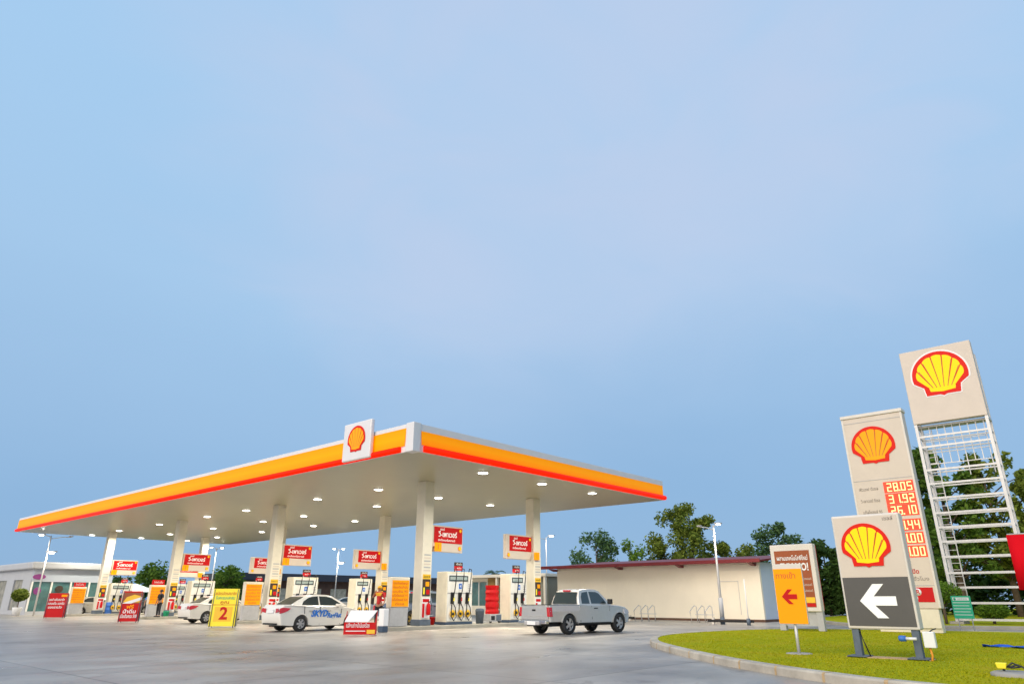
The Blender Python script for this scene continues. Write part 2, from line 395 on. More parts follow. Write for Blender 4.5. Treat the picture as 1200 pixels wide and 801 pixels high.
def smooth_loop(pts, n=6):
    o = []; L_ = len(pts)
    for i in range(L_):
        p0, p1, p2, p3 = [Vector(pts[(i + k - 1) % L_]) for k in range(4)]
        for k in range(n):
            t = k / n
            o.append(.5 * ((2 * p1) + (-p0 + p2) * t + (2 * p0 - 5 * p1 + 4 * p2 - p3) * t * t + (-p0 + 3 * p1 - 3 * p2 + p3) * t ** 3))
    return o
def inset(poly, d):
    n = len(poly); o = []
    A = sum(poly[i].x * poly[(i + 1) % n].y - poly[(i + 1) % n].x * poly[i].y for i in range(n)); sg = 1 if A > 0 else -1
    for i in range(n):
        e = (poly[(i + 1) % n] - poly[i - 1]).normalized(); o.append(poly[i] + Vector((-e.y, e.x)) * d * sg)
    return o
def kerbed(name, pts, h, kw, top, kmat, n=6, label='lawn'):
    P = smooth_loop(pts, n) if n else [Vector(p) for p in pts]
    q = inset(P, kw); q0 = inset(P, .025); k = len(P)
    mb = MB()
    vs = [(p.x, p.y, -.1) for p in P] + [(p.x, p.y, h - .03) for p in P] + [(p.x, p.y, h) for p in q0] + [(p.x, p.y, h) for p in q] + [(p.x, p.y, h - .05) for p in q]
    fs = []
    for r_ in range(4):
        for i in range(k): fs.append((r_ * k + i, r_ * k + (i + 1) % k, (r_ + 1) * k + (i + 1) % k, (r_ + 1) * k + i))
    mb.add(vs, fs, kmat); tag(mb.build(name + '_kerb'), 'pale concrete kerb around the ' + label, 'kerb', kind='structure')
    mb = MB(); q2 = inset(P, kw - .002)
    mb.add([(p.x, p.y, h - .012) for p in q2], [list(range(k))], top)
    tag(mb.build(name), label, 'ground', kind='structure')
    return P
LS = -1
lawnP = kerbed('lawn', [(10.6, -9), (11.5, -1), (12.25, 3.0), (12.9, 4.5), (13.7, 5.8), (15.0, 7.5), (17.2, 9.8), (19.5, 11.75), (22.6, 13.2), (26.5, 13.3), (30.6, 12.0), (32.6, 8.2), (33.6, 3.0), (34.2, -6)], .15, .24, 'lawn', 'kerb', label='curved lawn with the signs')
kerbed('far_lawn', [(38.2, 10.5), (39.5, 6), (41, 1), (44, -14), (110, -20), (115, 12), (80, 17), (55, 18), (44, 15)], .15, .2, 'lawn', 'kerb_grey', label='lawn behind the tall signs')
# kerb joints: short dark gaps as geometry
ISL = [25.74, 39.18, 52.62, 66.06]
for i, y in enumerate(ISL):
    a = [(19.9 + .65, y - .65), (19.9 + .19, y - .46), (19.9, y), (19.9 + .19, y + .46), (19.9 + .65, y + .65), (33.0, y + .65), (33.5, y + .3), (33.5, y - .3), (33.0, y - .65)]
    kerbed('pump_island', a, .16, .16, 'kerb_grey', 'kerb_grey', n=0, label='raised concrete pump island')
mb = MB(); acc = 0; k_ = 0
for i in range(len(lawnP)):
    p, q = lawnP[i - 1], lawnP[i]; d = (q - p); acc += d.length
    if acc > 1.15 and d.length > 0:
        acc = 0; d.normalize(); nrm = Vector((-d.y, d.x))
        vs_ = []
        for w_ in (-.03, .03):
            for (o_, z_) in ((-.004, 0), (-.004, .125), (.022, .1525), (.24, .1525)):
                pt = q + d * w_ + nrm * o_ * LS; vs_.append((pt.x, pt.y, z_))
        mb.add(vs_, [(0, 1, 5, 4), (1, 2, 6, 5), (2, 3, 7, 6)], 'kerb_joint')
tag(mb.build('kerb_joint', norm=False), 'tan mortar joints of the lawn kerb', 'kerb', kind='structure')
# soft grass blades on the near lawn
def inside(p, poly):
    c = False; n = len(poly)
    for i in range(n):
        a, b = poly[i], poly[i - 1]
        if (a.y > p[1]) != (b.y > p[1]) and p[0] < (b.x - a.x) * (p[1] - a.y) / (b.y - a.y) + a.x: c = not c
    return c
gp = inset(lawnP, .26); mb = MB(); vs = []; fs = []
while len(fs) < 60000:
    x = 11.5 + 20 * random.random() ** 1.6; y = random.uniform(-1, 13.5)
    if not inside((x, y), gp): continue
    h = random.uniform(.012, .040) * (1 + .4 * math.sin(x * 2.1) * math.sin(y * 1.7)); w = random.uniform(.008, .018); t = random.uniform(0, 6.28); lx, ly = random.gauss(0, .02), random.gauss(0, .02)
    h *= .6; i = len(vs); dx, dy = math.cos(t) * w, math.sin(t) * w
    vs += [(x - dx, y - dy, .135), (x + dx, y + dy, .135), (x + lx, y + ly, .14 + h)]; fs.append((i, i + 1, i + 2))
mb.add(vs, fs, 'grass_blade')
tag(mb.build('grass', norm=False), 'short yellowish green grass on the curved lawn', 'grass', kind='stuff')

# ------------------------------------------------------------------ canopy
X0, X1, Y0, Y1, ZS, ZT = 17.1, 36.3, 20.34, 72.2, 6.69, 7.81
cn = thing('forecourt_canopy', (17.1, 20.34, 0), 'huge flat white forecourt canopy with glowing orange and red fascia bands', 'canopy')
LX, LY = X1 - X0, Y1 - Y0
mb = MB(); mb.box(.12, LX - .12, .12, LY - .12, ZS + .04, ZT - .05, 'fascia_white'); mb.build('roof', cn)
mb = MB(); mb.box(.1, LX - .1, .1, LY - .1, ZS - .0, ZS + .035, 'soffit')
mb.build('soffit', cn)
f_l, f_r = FX(0, 0, 0), FY(0, 0, 0)
mb = MB()   # white fascia boxes
mb.box(0, .10, 0, LY, 7.64, ZT, 'fascia_white'); mb.box(.10, LX, 0, .10, 7.52, ZT, 'fascia_white')
mb.box(.02, .10, .10, LY, ZS, 7.64, 'fascia_white'); mb.box(.10, LX, .02, .10, ZS, 7.52, 'fascia_white')
mb.box(LX - .1, LX, .1, LY, ZS, ZT, 'fascia_white'); mb.box(0.1, LX - .1, LY - .1, LY, ZS, ZT, 'fascia_white')
mb.build('fascia', cn, bevel=.01)
mb = MB(); mb.box(-.04, .36, -.04, .42, ZS - .02, ZT + .03, 'fascia_white'); mb.build('corner_panel', cn, bevel=.03)
for nm, x0, x1, y0, y1 in (('orange_band', -.0, .018, .55, LY - .02), ('orange_band', .55, LX - .03, -.0, .018)):
    # orange face cut with a slanted end next to the corner panel
    mb = MB()
    if y1 > 5: mb.prism([(-.44, 7.64), (-.50, 6.93), (-LY + .05, 6.93), (-LY + .05, 7.64)], lambda a, b, d: (-d, -a, b), .0, -.018 + .03, 'band_orange')
    else: mb.prism([(.40, 7.52), (.44, 6.98), (LX - .05, 6.98), (LX - .05, 7.52)], lambda a, b, d: (a, -d, b), .0, .012, 'band_orange')
    mb.build(nm, cn)
mb = MB(); mb.tube([(-.05, .72, 6.81), (-.05, LY, 6.81)], .12, 'strip_red', 10); mb.build('light_tube', cn)
mb = MB(); mb.tube([(.55, -.05, 6.83), (LX + .05, -.05, 6.83)], .13, 'strip_red', 10); mb.build('light_tube', cn)
# emblem box
eb = MB(); eb.box(-.24, -.20 + .14, 2.42, 4.34, 6.72, 8.34, 'fascia_white'); ebo = eb.build('emblem_box', cn, bevel=.05)
mb = MB(); emblem(mb, FX(-.245, 3.38, 7.53), 0, 0, .60, 0, yel='emblem_amber'); mb.build('emblem', ebo)
# downlights
for lx in (22.45, 26.7, 31.0):
    for ly in (21.7, 29.3, 34.9, 43.0, 48.4, 56.2, 64.2, 70.4):
        mb = MB(); mb.lathe([(.30, 0), (.30, -.03), (.24, -.035)], (0, 0, 0), (0, 0, 1), 'white_metal', 16)
        mb.lathe([(.22, -.036), (.20, -.05)], (0, 0, 0), (0, 0, 1), 'light_face', 16)
        dl = mb.build('downlight', cn, (lx - X0, ly - Y0, ZS))
        ld = bpy.data.lights.get('downlight_lamp')
        if not ld:
            ld = bpy.data.lights.new('downlight_lamp', 'AREA'); ld.shape = 'DISK'; ld.size = .4; ld.energy = 290; ld.color = (1, .93, .78); ld.spread = R(150)
        lo = bpy.data.objects.new('lamp', ld); C.objects.link(lo); lo.parent = dl; lo.location = (0, 0, -.08)
# columns
for r_, cx in enumerate((22.63, 30.8)):
    for y in ISL:
        mb = MB(); mb.box(-.3, .3, -.3, .3, .16, ZS + .01, 'column_paint')
        co = mb.build('column', cn, (cx - X0, y - Y0, 0), bevel=.04)
        mb = MB(); mb.box(-.33, .33, -.33, .33, .155, .42, 'slate'); mb.build('column_base', co, bevel=.02)
        mb = MB(); F = FY(0, -.303, 0)
        rect(mb, F, -.24, .24, 2.17, 2.38, 0, .012, 'yellow'); text(mb, F, 'ข้อควรระวัง', .12, 0, 2.27, .014, 'black', width=.4)
        rect(mb, F, -.24, .24, 1.42, 2.16, 0, .012, 'poster_dark'); rect(mb, F, -.06, .16, 1.85, 2.05, .012, .016, 'orange'); rect(mb, F, -.19, -.1, 1.5, 1.8, .012, .016, 'yellow_bright')
        rect(mb, F, .0, .2, 1.5, 1.7, .012, .016, 'red')
        mb.build('poster', co)
        mb = MB()
        for k in range(6): rect(mb, F, -.2, .2, 2.52 + k * .14, 2.58 + k * .14, 0, .006, 'grey_metal' if k % 2 else 'sign_cream')
        mb.build('notice', co)
        mb = MB(); rect(mb, F, -.24, .24, .48, 1.36, 0, .02, 'white'); rect(mb, F, -.2, .2, 1.16, 1.3, .02, .024, 'red'); rect(mb, F, -.22, -.08, .5, 1.1, .02, .024, 'red_lit'); mb.build('extinguisher_panel', co)

ordn = ['nearest', 'second', 'third', 'farthest']
# fire extinguishers hanging on the column panels
mb = MB(); mb.lathe([(.0, 0), (.085, .01), (.095, .05), (.095, .42), (.06, .50), (.03, .52), (.03, .56)], (0, 0, 0), (0, 0, 1), 'red_lit', 16)
fe = thing('fire_extinguisher', (22.70, 25.74 - .43, .60), 'red fire extinguisher on the nearest front column of the canopy', 'fire extinguisher', 'fire extinguishers on the columns')
mb.build('cylinder', fe); mb = MB(); mb.box(-.03, .03, -.10, .03, .56, .60, 'black'); mb.tube([(.02, -.03, .55), (.12, -.06, .50), (.13, -.06, .2)], .012, 'rubber', 6); mb.build('valve', fe)
for k, y in enumerate(ISL):
    if k: again(fe, (22.70, y - .43, .60), 'red fire extinguisher on the %s front column of the canopy' % ordn[k])

# ------------------------------------------------------------------ fuel name signs on the columns
def fuel_sign(x0, x1, y, z0, z1, mirror, label):
    t = thing('fuel_sign', ((x0 + x1) / 2, y, (z0 + z1) / 2), label, 'sign', 'red fuel name signs on the columns')
    w, h = (x1 - x0) / 2, (z1 - z0) / 2
    mb = MB(); mb.box(-w, w, -.11, .11, -h, h, 'sign_cream'); mb.build('sign_box', t, bevel=.03)
    F = FY(0, -.112, 0)
    mb = MB(); a0, a1 = (-w + .08, w - .06) if not mirror else (-w + .28, w - .03)
    rect(mb, F, a0, a1, -h + .42, h - .07, 0, .012, 'red_lit'); p = mb.build('red_panel', t)
    mb = MB(); ca = (a0 + a1) / 2; text(mb, F, 'วี-เพาเวอร์', .34, ca - .04, .20, .014, 'white_lit', bold=.018, width=(a1 - a0) * .66)
    text(mb, F, 'เชลล์', .15, ca - .42, .44, .014, 'white_lit', bold=.01)
    text(mb, F, 'ปกป้องเครื่องยนต์', .13, ca - .12, -.07, .014, 'white_lit', bold=.01, width=(a1 - a0) * .6); mb.build('lettering', t)
    mb = MB(); emblem(mb, F, a1 - .15, .42, .09, .012, yel='emblem_yellow'); mb.build('emblem', p); mb = MB()
    emblem(mb, F, (w - .22) if not mirror else (-w + .2), -h + .19, .11, .0, yel='emblem_yellow'); mb.build('emblem', t)
    s = -1 if not mirror else 1
    mb = MB(); ta = s * (w + (.12 if mirror else -.13))
    rect(mb, F, ta - .22, ta + .22, -h + .0, -h + .40, .25, .28, 'orange'); text(mb, F, str(random.choice([1, 2, 3, 4])) if False else '1', .3, ta, -h + .2, .284, 'orange_text', bold=.02); mb.build('number_tag', t)
    # bracket reaching back to the column
    mb = MB(); mb.box(s * w - .35 if s > 0 else -w - .35, s * w + .35 if s > 0 else -w + .35, -.05, .05, -.3, -.2, 'grey_metal')
    mb.box(ta - .05, ta + .05, -.37, -.1, -h + .15, -h + .25, 'grey_metal'); mb.build('bracket', t)
for k, y in enumerate(ISL):
    fuel_sign(23.08, 25.12, y, 3.44 if k == 0 else 3.2, 4.68 if k == 0 else 4.42, False, 'red fuel name sign on the right of the %s front canopy column' % ordn[k])
    fuel_sign(28.38, 30.52, y, 3.32 if k == 0 else 3.15, 4.60 if k == 0 else 4.38, True, 'red fuel name sign on the left of the %s rear canopy column' % ordn[k])

# ------------------------------------------------------------------ pumps
def pump(w, n, loc, label, lower=None):
    t = thing('fuel_pump', loc, label, 'fuel pump', 'fuel pumps under the canopy')
    h = w / 2; H_ = 2.38
    mb = MB(); mb.box(-h, h, -.36, .36, .10, H_, 'cream_metal'); mb.build('housing', t, bevel=.03)
    mb = MB(); mb.box(-h - .01, h + .01, -.38, .38, 0, .12, 'slate_blue'); mb.build('base', t)
    F = FY(0, -.362, 0)
    mb = MB(); rect(mb, F, -h + .05, h - .05, 1.42, 2.28, 0, .02, 'white_metal'); rect(mb, F, -h + .05, h - .05, .16, 1.36, 0, .012, 'white_metal'); mb.build('front_panel', t, bevel=.008)
    mb = MB(); rect(mb, F, -h + .14, h - .36, 1.95, 2.2, .02, .045, 'glass'); rect(mb, F, -h + .18, h - .42, 2.0, 2.15, .045, .05, 'display'); mb.build('screen', t)
    mb = MB(); rect(mb, F, -.14, .16, 1.55, 1.88, .02, .03, 'white'); rect(mb, F, -.09, .11, 1.59, 1.84, .03, .035, 'blue_sticker'); text(mb, F, '4', .17, .01, 1.71, .036, 'white', bold=.02); mb.build('sticker', t)
    mb = MB(); rect(mb, F, -h + .07, h - .07, 1.375, 1.405, .0, .016, 'grey_metal')
    for k in range(4): rect(mb, F, h - .32, h - .12, 1.5 + k * .09, 1.55 + k * .09, .02, .026, 'grey_metal')
    mb.build('trim', t)
    xs = [(-.5 + (k + .5) / n) * (w - .25) for k in range(n)]
    for k, x in enumerate(xs):
        mb = MB(); mb.tube([(x + .16, -.30, 2.36), (x + .16, -.34, 2.54), (x + .14, -.50, 2.50), (x + .10, -.54, 2.2), (x + .02, -.52, 1.5), (x - .18, -.54, .85), (x - .20, -.56, .36), (x - .04, -.56, .18), (x + .14, -.54, .34), (x + .12, -.48, .75), (x - .0, -.42, 1.0)], .024, 'rubber', 7); mb.build('hose', t)
        nz = MB(); nz.box(x - .12, x + .10, -.42, -.37, .92, 1.44, 'black'); bo = nz.build('nozzle_boot', t, bevel=.02)
        nz = MB(); nz.tube([(x - .02, -.46, .98), (x - .01, -.48, 1.2), (x + .02, -.47, 1.33), (x + .05, -.42, 1.38)], [.03, .045, .035, .02], 'black', 8); nz.box(x - .045, x + .03, -.52, -.48, 1.05, 1.2, 'red' if k % 2 else 'yellow_bright'); nz.build('nozzle', bo)
        d = MB(); d.lathe([(.15, 0), (.17, .02), (.17, .05), (.12, .06)], (x, -.40, .48), (0, -1, 0), 'yellow', 20); d.lathe([(.07, .06), (.06, .08)], (x, -.40, .48), (0, -1, 0), 'black', 14); d.build('hose_guard', t)
    mb = MB(); mb.box(-.5 + .05, .5 - .05, .0, .04, 2.30, 2.62 if 0 else 2.34, 'grey_metal'); mb.box(-.03, .03, -.03, .03, 2.36, 2.52, 'grey_metal')
    tp = MB(); tp.box(-.03, .47, -.05, .05, 2.46, 2.66, 'red_lit'); tp.box(-.03, .47, -.05, .05, 2.662, 2.84, 'poster_dark')
    mb.build('bracket', t); to = tp.build('topper', t)
    mb = MB(); F2 = FY(.22, -.052, 0); text(mb, F2, 'เติมเต็ม', .13, 0, 2.75, 0, 'white', width=.38); text(mb, F2, 'พลัง', .12, 0, 2.56, 0, 'white', width=.3); mb.build('lettering', to)
    if lower:
        mb = MB(); rect(mb, F, -h + .12, h - .75, .2, .62, .062, .08, 'orange'); mb.build('orange_panel', t)
    return t
pa = pump(1.75, 3, (24.73, 25.72, .16), 'wide three hose fuel pump right of the nearest front canopy column')
pb = pump(1.35, 2, (29.08, 25.72, .16), 'two hose fuel pump behind the silver pickup tailgate')
for k in (1, 2, 3):
    again(pa, (24.73 if k < 3 else 24.1, ISL[k], .16), 'wide three hose fuel pump right of the %s front canopy column' % ordn[k])
    again(pb, (29.08, ISL[k], .16), 'two hose fuel pump left of the %s rear canopy column' % ordn[k])

# small things on the islands
def bin_(x, y, m, name, label, cat, w=.22, h=.62):
    t = thing(name, (x, y, .16), label, cat)
    mb = MB(); mb.lathe([(w * .82, 0), (w, h * .9), (w * 1.06, h * .92), (w * 1.06, h)], (0, 0, 0), (0, 0, 1), m, 14); mb.build('body', t)
    mb = MB(); mb.lathe([(w * .98, h + .001), (w * .9, h + .06), (w * .3, h + .09)], (0, 0, 0), (0, 0, 1), 'slate', 14); mb.build('lid', t)
bin_(23.45, 25.95, 'red', 'bucket', 'small red bucket between the nearest front column and its pump', 'bucket', .2, .34)
bin_(26.3, 25.5, 'slate', 'bin', 'dark bin just right of the wide pump on the nearest island', 'bin')
bin_(26.4, ISL[1], 'yellow', 'bin', 'yellow bin beside the wide pump behind the white sedan', 'bin')
bin_(22.4, ISL[2] - .3, 'green_sign', 'bucket', 'green bucket at the feet of the person in black', 'bucket', .2, .34)
bin_(27.6, ISL[3], 'red', 'bin', 'red bin between the pumps on the farthest island', 'bin')
for k, (x, y, lb) in enumerate([(23.4, ISL[3] - .2, 'blue drum beside the farthest front column'), (26.6, ISL[2] + .1, 'blue drum right of the wide pump on the third island')]):
    t = thing('drum', (x, y, .16), lb, 'drum'); mb = MB(); mb.lathe([(.26, 0), (.27, .02), (.26, .28), (.275, .3), (.26, .32), (.26, .6), (.275, .62), (.26, .64), (.26, .86), (.25, .88)], (0, 0, 0), (0, 0, 1), 'blue_sticker', 18); mb.build('shell', t)
    mb = MB(); mb.lathe([(.04, .88), (.04, .90)], (.1, .08, 0), (0, 0, 1), 'black', 8); mb.build('cap', t)
# orange notice boards at the island ends
bl = ['orange notice board on grey plinth beside the red shirted attendant', 'orange notice board on grey plinth just behind the white sedan with door lettering', 'orange notice board on grey plinth beside the person in black', 'orange notice board on grey plinth next to the farthest canopy column']
ob = thing('notice_board', (21.12, 25.62, .16), bl[0], 'notice board', 'orange notice boards at the island ends')
mb = MB(); mb.box(-.51, .51, -.14, .14, 0, .78, 'grey_metal'); mb.build('plinth', ob, bevel=.02)
mb = MB(); mb.box(-.53, .53, -.16, .16, .78, 2.06, 'cream_metal'); mb.build('cabinet', ob, bevel=.03)
F = FY(0, -.162, 0); mb = MB(); rect(mb, F, -.48, .48, .82, 1.93, 0, .012, 'orange'); mb.build('poster', ob)
mb = MB()
for k, s in enumerate(['กรุณาดับเครื่องยนต์', 'ก่อนเติมน้ำมัน', 'เบนซิน 95', 'แก๊สโซฮอล์ 91', 'แก๊สโซฮอล์ E20', 'ดีเซล']):
    text(mb, F, s, .15, -.02, 1.80 - k * .175, .013, 'orange_text', width=.86 if k != 5 else .5, bold=.01)
mb.build('lettering', ob)
for k in (1, 2, 3): again(ob, ([0, 21.42, 21.6, 20.9][k], ISL[k] - .1, .16), bl[k])
for k, y in ((2, ISL[2]), (3, ISL[3])):
    t = thing('topper_card', (21.6 if k == 2 else 20.9, y - .1, 2.22), 'small red card standing on the notice board by the %s front column' % ordn[k], 'card sign')
    mb = MB(); mb.box(-.42, .42, -.04, .04, 0, .34, 'red_lit'); mb.build('card', t); mb = MB(); text(mb, FY(0, -.042, 0), 'โปรโมชั่น', .16, 0, .17, 0, 'white', width=.6); mb.build('lettering', t)

# bollards / guard posts at the near island
t = thing('guard_post', (19.45, 24.45, 0), 'square white guard post with dark foot before the attendant', 'bollard')
mb = MB(); mb.box(-.13, .13, -.17, .17, .24, .92, 'white'); mb.build('post', t, bevel=.02)
mb = MB(); mb.box(-.15, .15, -.15, .15, 0, .24, 'slate_blue'); mb.build('foot', t, bevel=.02)
# red covered rack between the pumps
t = thing('supply_rack', (27.45, 25.74, .16), 'tall red covered rack on grey box between two pumps', 'rack')
mb = MB(); mb.box(-.42, .42, -.28, .28, .08, .42, 'grey_metal'); mb.box(-.36, -.1, -.30, -.28, .14, .34, 'black'); mb.box(.02, .36, -.31, -.28, .12, .38, 'slate'); mb.build('box', t, bevel=.02)
for sx in (-.32, .32):
    mb = MB(); mb.lathe([(.08, -.03), (.08, .03)], (sx, -.2, .08), (0, 1, 0), 'rubber', 12); mb.build('castor', t)
mb = MB(); pts = []
for i in range(13):
    z = .42 + i * .115; w = .27 + .015 * math.sin(i * 2.3)
    pts.append((w, z))
for i in range(12):
    w0, z0 = pts[i]; w1, z1 = pts[i + 1]
    vs = [(sx * w, sy * (w - .06), z) for (w, z) in ((w0, z0), (w1, z1)) for sx, sy in ((-1, -1), (0, -1.12), (1, -1), (1, 1), (-1, 1))]
    mb.add(vs, [(k, (k + 1) % 5, 5 + (k + 1) % 5, 5 + k) for k in range(5)], 'red_lit', True)
mb.add([(sx * w1, sy * (w1 - .06), z1) for sx, sy in ((-1, -1), (0, -1.12), (1, -1), (1, 1), (-1, 1))], [(0, 1, 2, 3, 4)], 'red_lit'); mb.build('cover', t)

# ------------------------------------------------------------------ standing cards on the forecourt
def a_board(name, x, y, w, h, face, label, draw, rz=0, lean=.10):
    t = thing(name, (x, y, 0), label, 'standing sign', None, rz)
    mb = MB(); F = FX(-.0, 0, 0, lean)
    rect(mb, F, -w / 2, w / 2, .06, h, -.03, 0, face); mb.build('front_panel', t, bevel=.01)
    mb = MB(); B = lambda a, b, d: (2 * h * math.sin(lean) + .06 - b * math.sin(lean) + d, -a, b * math.cos(lean))
    rect(mb, B, -w / 2, w / 2, .06, h - .04, 0, .03, 'grey_metal'); mb.build('rear_panel', t)
    for s in (-1, 1):
        mb = MB(); mb.tube([(-.02, s * (w / 2 - .06), 0), (h * math.sin(lean), s * (w / 2 - .06), h * .98)], .018, 'slate_blue', 6); mb.tube([(h * 2 * math.sin(lean) + .07, s * (w / 2 - .06), 0), (h * math.sin(lean) + .04, s * (w / 2 - .06), h * .98)], .018, 'slate_blue', 6); mb.build('leg', t)
    draw(t, F)
def d_two(t, F):
    mb = MB(); rect(mb, F, -.62, .62, 1.02, 1.05, 0, .004, 'orange_text'); rect(mb, F, -.42, .42, .28, .95, .0, .004, 'yellow'); text(mb, F, '2', .78, .02, .62, .006, 'red', bold=.03)
    for k, s in enumerate(['สมัครบัตรสมาชิก', 'รับคะแนนสะสม', 'คูณ']): text(mb, F, s, .2, 0, 1.55 - k * .2, .004, ['orange_text', 'green_sign', 'red'][k], width=[1.0, .9, .4][k], bold=.01)
    mb.build('lettering', t)
a_board('promotion_board', 17.35, 34.2, 1.22, 1.78, 'yellow_bright', 'tall yellow standing board with a large red number 2', d_two, rz=R(48))
def d_red(t, F):
    mb = MB(); rect(mb, F, -.53, .53, 1.05, 1.66, 0, .004, 'sign_brown'); mb.prism([(-.45, 1.12), (.5, 1.12), (.5, 1.46), (.1, 1.55), (-.3, 1.40)], F, .004, .008, 'yellow'); mb.prism([(-.53, 1.05), (-.1, 1.2), (.53, 1.42), (.53, 1.25), (0, 1.05)], F, .008, .012, 'white'); mb.build('picture', t)
    mb = MB()
    for k, s in enumerate(['ฟรี', 'น้ำดื่ม', 'เมื่อเติมครบ 500']): text(mb, F, s, .26, 0, .86 - k * .26, .004, ['orange', 'white', 'white'][k], width=[.4, .7, .9][k], bold=.02)
    mb.build('lettering', t)
a_board('promotion_board', 17.35, 45.6, 1.08, 1.75, 'red_lit', 'red standing board with a yellow picture at its top', d_red, rz=R(52))
def d_red0(t, F):
    mb = MB(); rect(mb, F, .2, .62, 1.45, 1.6, 0, .006, 'orange')
    for k in range(3): text(mb, F, ['เชลล์ คลับสมาร์ท', 'สะสมแต้ม แลกรับ', 'ของรางวัล'][k], .22, -.05, 1.25 - k * .26, .004, 'white', width=[1.0, 1.1, .9][k], bold=.02)
    mb.build('lettering', t)
a_board('promotion_board', 17.6, 59.6, 1.3, 1.70, 'red_lit', 'wide red standing board farthest left on the forecourt', d_red0, rz=R(55))
# low white and red sloping stand
t = thing('display_stand', (17.25, 23.1, 0), 'low red stand with blank white sloping top in front of the attendant', 'display stand', None, R(42)); t.scale = (.74, .74, 1)
F = FX(0, 0, 0, .03); mb = MB(); rect(mb, F, -.82, .82, .03, .46, -.05, 0, 'red_lit'); rect(mb, F, .38, .8, .06, .2, 0, .006, 'yellow')
mb.build('front_panel', t, bevel=.01)
mb = MB(); text(mb, F, 'เปลี่ยนถ่ายน้ำมันเครื่อง', .2, -.1, .34, .004, 'white', width=1.2, bold=.01); rect(mb, F, -.7, .3, .14, .17, 0, .004, 'white'); mb.build('lettering', t)
mb = MB(); mb.prism([(-.80, .0), (.42, .0), (.80, .46), (-.60, .46)], lambda a, b, d: (.02 + b * .9 - d * .4, -a, .47 + b * .88 + d * .5), 0, .02, 'white'); mb.build('sloping_top', t)
mb = MB(); mb.prism([(.0, .03), (.46, .03), (.46, .86), (.42, .86), (0, .46)], lambda a, b, d: (a + .02, -.80 + d, b), 0, .02, 'red'); mb.build('side_panel', t)
mb = MB(); mb.prism([(.0, .03), (.46, .03), (.46, .86), (.42, .86), (0, .46)], lambda a, b, d: (a + .02, .80 - d, b), 0, .02, 'red'); mb.build('side_panel', t)

# ------------------------------------------------------------------ vehicles
def arc(cx, cz, r, t0, t1, n=10):
    return [(cx + r * math.cos(R(t0 + (t1 - t0) * i / n)), cz + r * math.sin(R(t0 + (t1 - t0) * i / n))) for i in range(n + 1)]
def profile_solid(mb, poly, wf, m, edge=.05):
    """side outline (x,z) lofted across the vehicle; wf(x,z) is the half width"""
    n = len(poly); cx = sum(p[0] for p in poly) / n; cz = sum(p[1] for p in poly) / n
    def row(sgn, k, ins):
        o = []
        for i, (x, z) in enumerate(poly):
            o.append((x + (cx - x) * ins * .02, sgn * wf(x, z) * k, z + (cz - z) * ins * .06))
        return o
    rows = [row(-1, 1, 1.0), row(-1, .955, 0), row(-1, .5, -.0), row(1, .5, -.0), row(1, .955, 0), row(1, 1, 1.0)]
    vs = [v for r_ in rows for v in r_]; fs = []
    for j in range(5):
        for i in range(n): fs.append((j * n + i, j * n + (i + 1) % n, (j + 1) * n + (i + 1) % n, (j + 1) * n + i))
    mb.add(vs, fs, m, True)
    mb.add(rows[0], [list(range(n))[::-1]], m); mb.add(rows[-1], [list(range(n))], m)
def side_patch(mb, poly, wf, m, off=.006, th=.02, sides=(-1, 1)):
    for s in sides:
        n = len(poly)
        vs = [(x, s * (wf(x, z) + off), z) for x, z in poly] + [(x, s * (wf(x, z) - th), z) for x, z in poly]
        mb.add(vs, [list(range(n)), list(range(n, 2 * n))[::-1]] + [(i, (i + 1) % n, n + (i + 1) % n, n + i) for i in range(n)], m)
def wheel(t, x, y, r, w, rim, spokes=6):
    s = 1 if y > 0 else -1; wo = thing_part('wheel', t, (x, y, r))
    mb = MB(); mb.lathe([(r * .62, -w / 2), (r * .93, -w / 2), (r, -w / 3), (r, w / 3), (r * .93, w / 2), (r * .62, w / 2)], (0, 0, 0), (0, s, 0), 'rubber', 26, caps=False); mb.build('tyre', wo)
    mb = MB(); mb.lathe([(r * .64, -w * .4), (r * .66, w * .36), (r * .60, w * .40), (r * .56, w * .25), (r * .54, w * .1)], (0, 0, 0), (0, s, 0), rim, 26, caps=False)
    mb.lathe([(.07, w * .1), (.065, w * .42), (.03, w * .44)], (0, 0, 0), (0, s, 0), rim, 12)
    for k in range(spokes):
        a = 2 * math.pi * k / spokes; c, sn = math.cos(a), math.sin(a); hw = r * .12
        p = [(.04, -hw * .8), (r * .62, -hw * 1.2), (r * .62, hw * 1.2), (.04, hw * .8)]
        mb.prism(p, lambda A, B, D: (A * c - B * sn, s * D, A * sn + B * c), w * .26, w * .44, rim)
    mb.lathe([(r * .52, w * .08), (r * .50, w * .12)], (0, 0, 0), (0, s, 0), 'black', 20)
    mb.build('rim', wo)
def thing_part(name, parent, loc):
    o = bpy.data.objects.new(name, None); C.objects.link(o); o.parent = parent; o.location = loc; o.empty_display_size = .1; return o
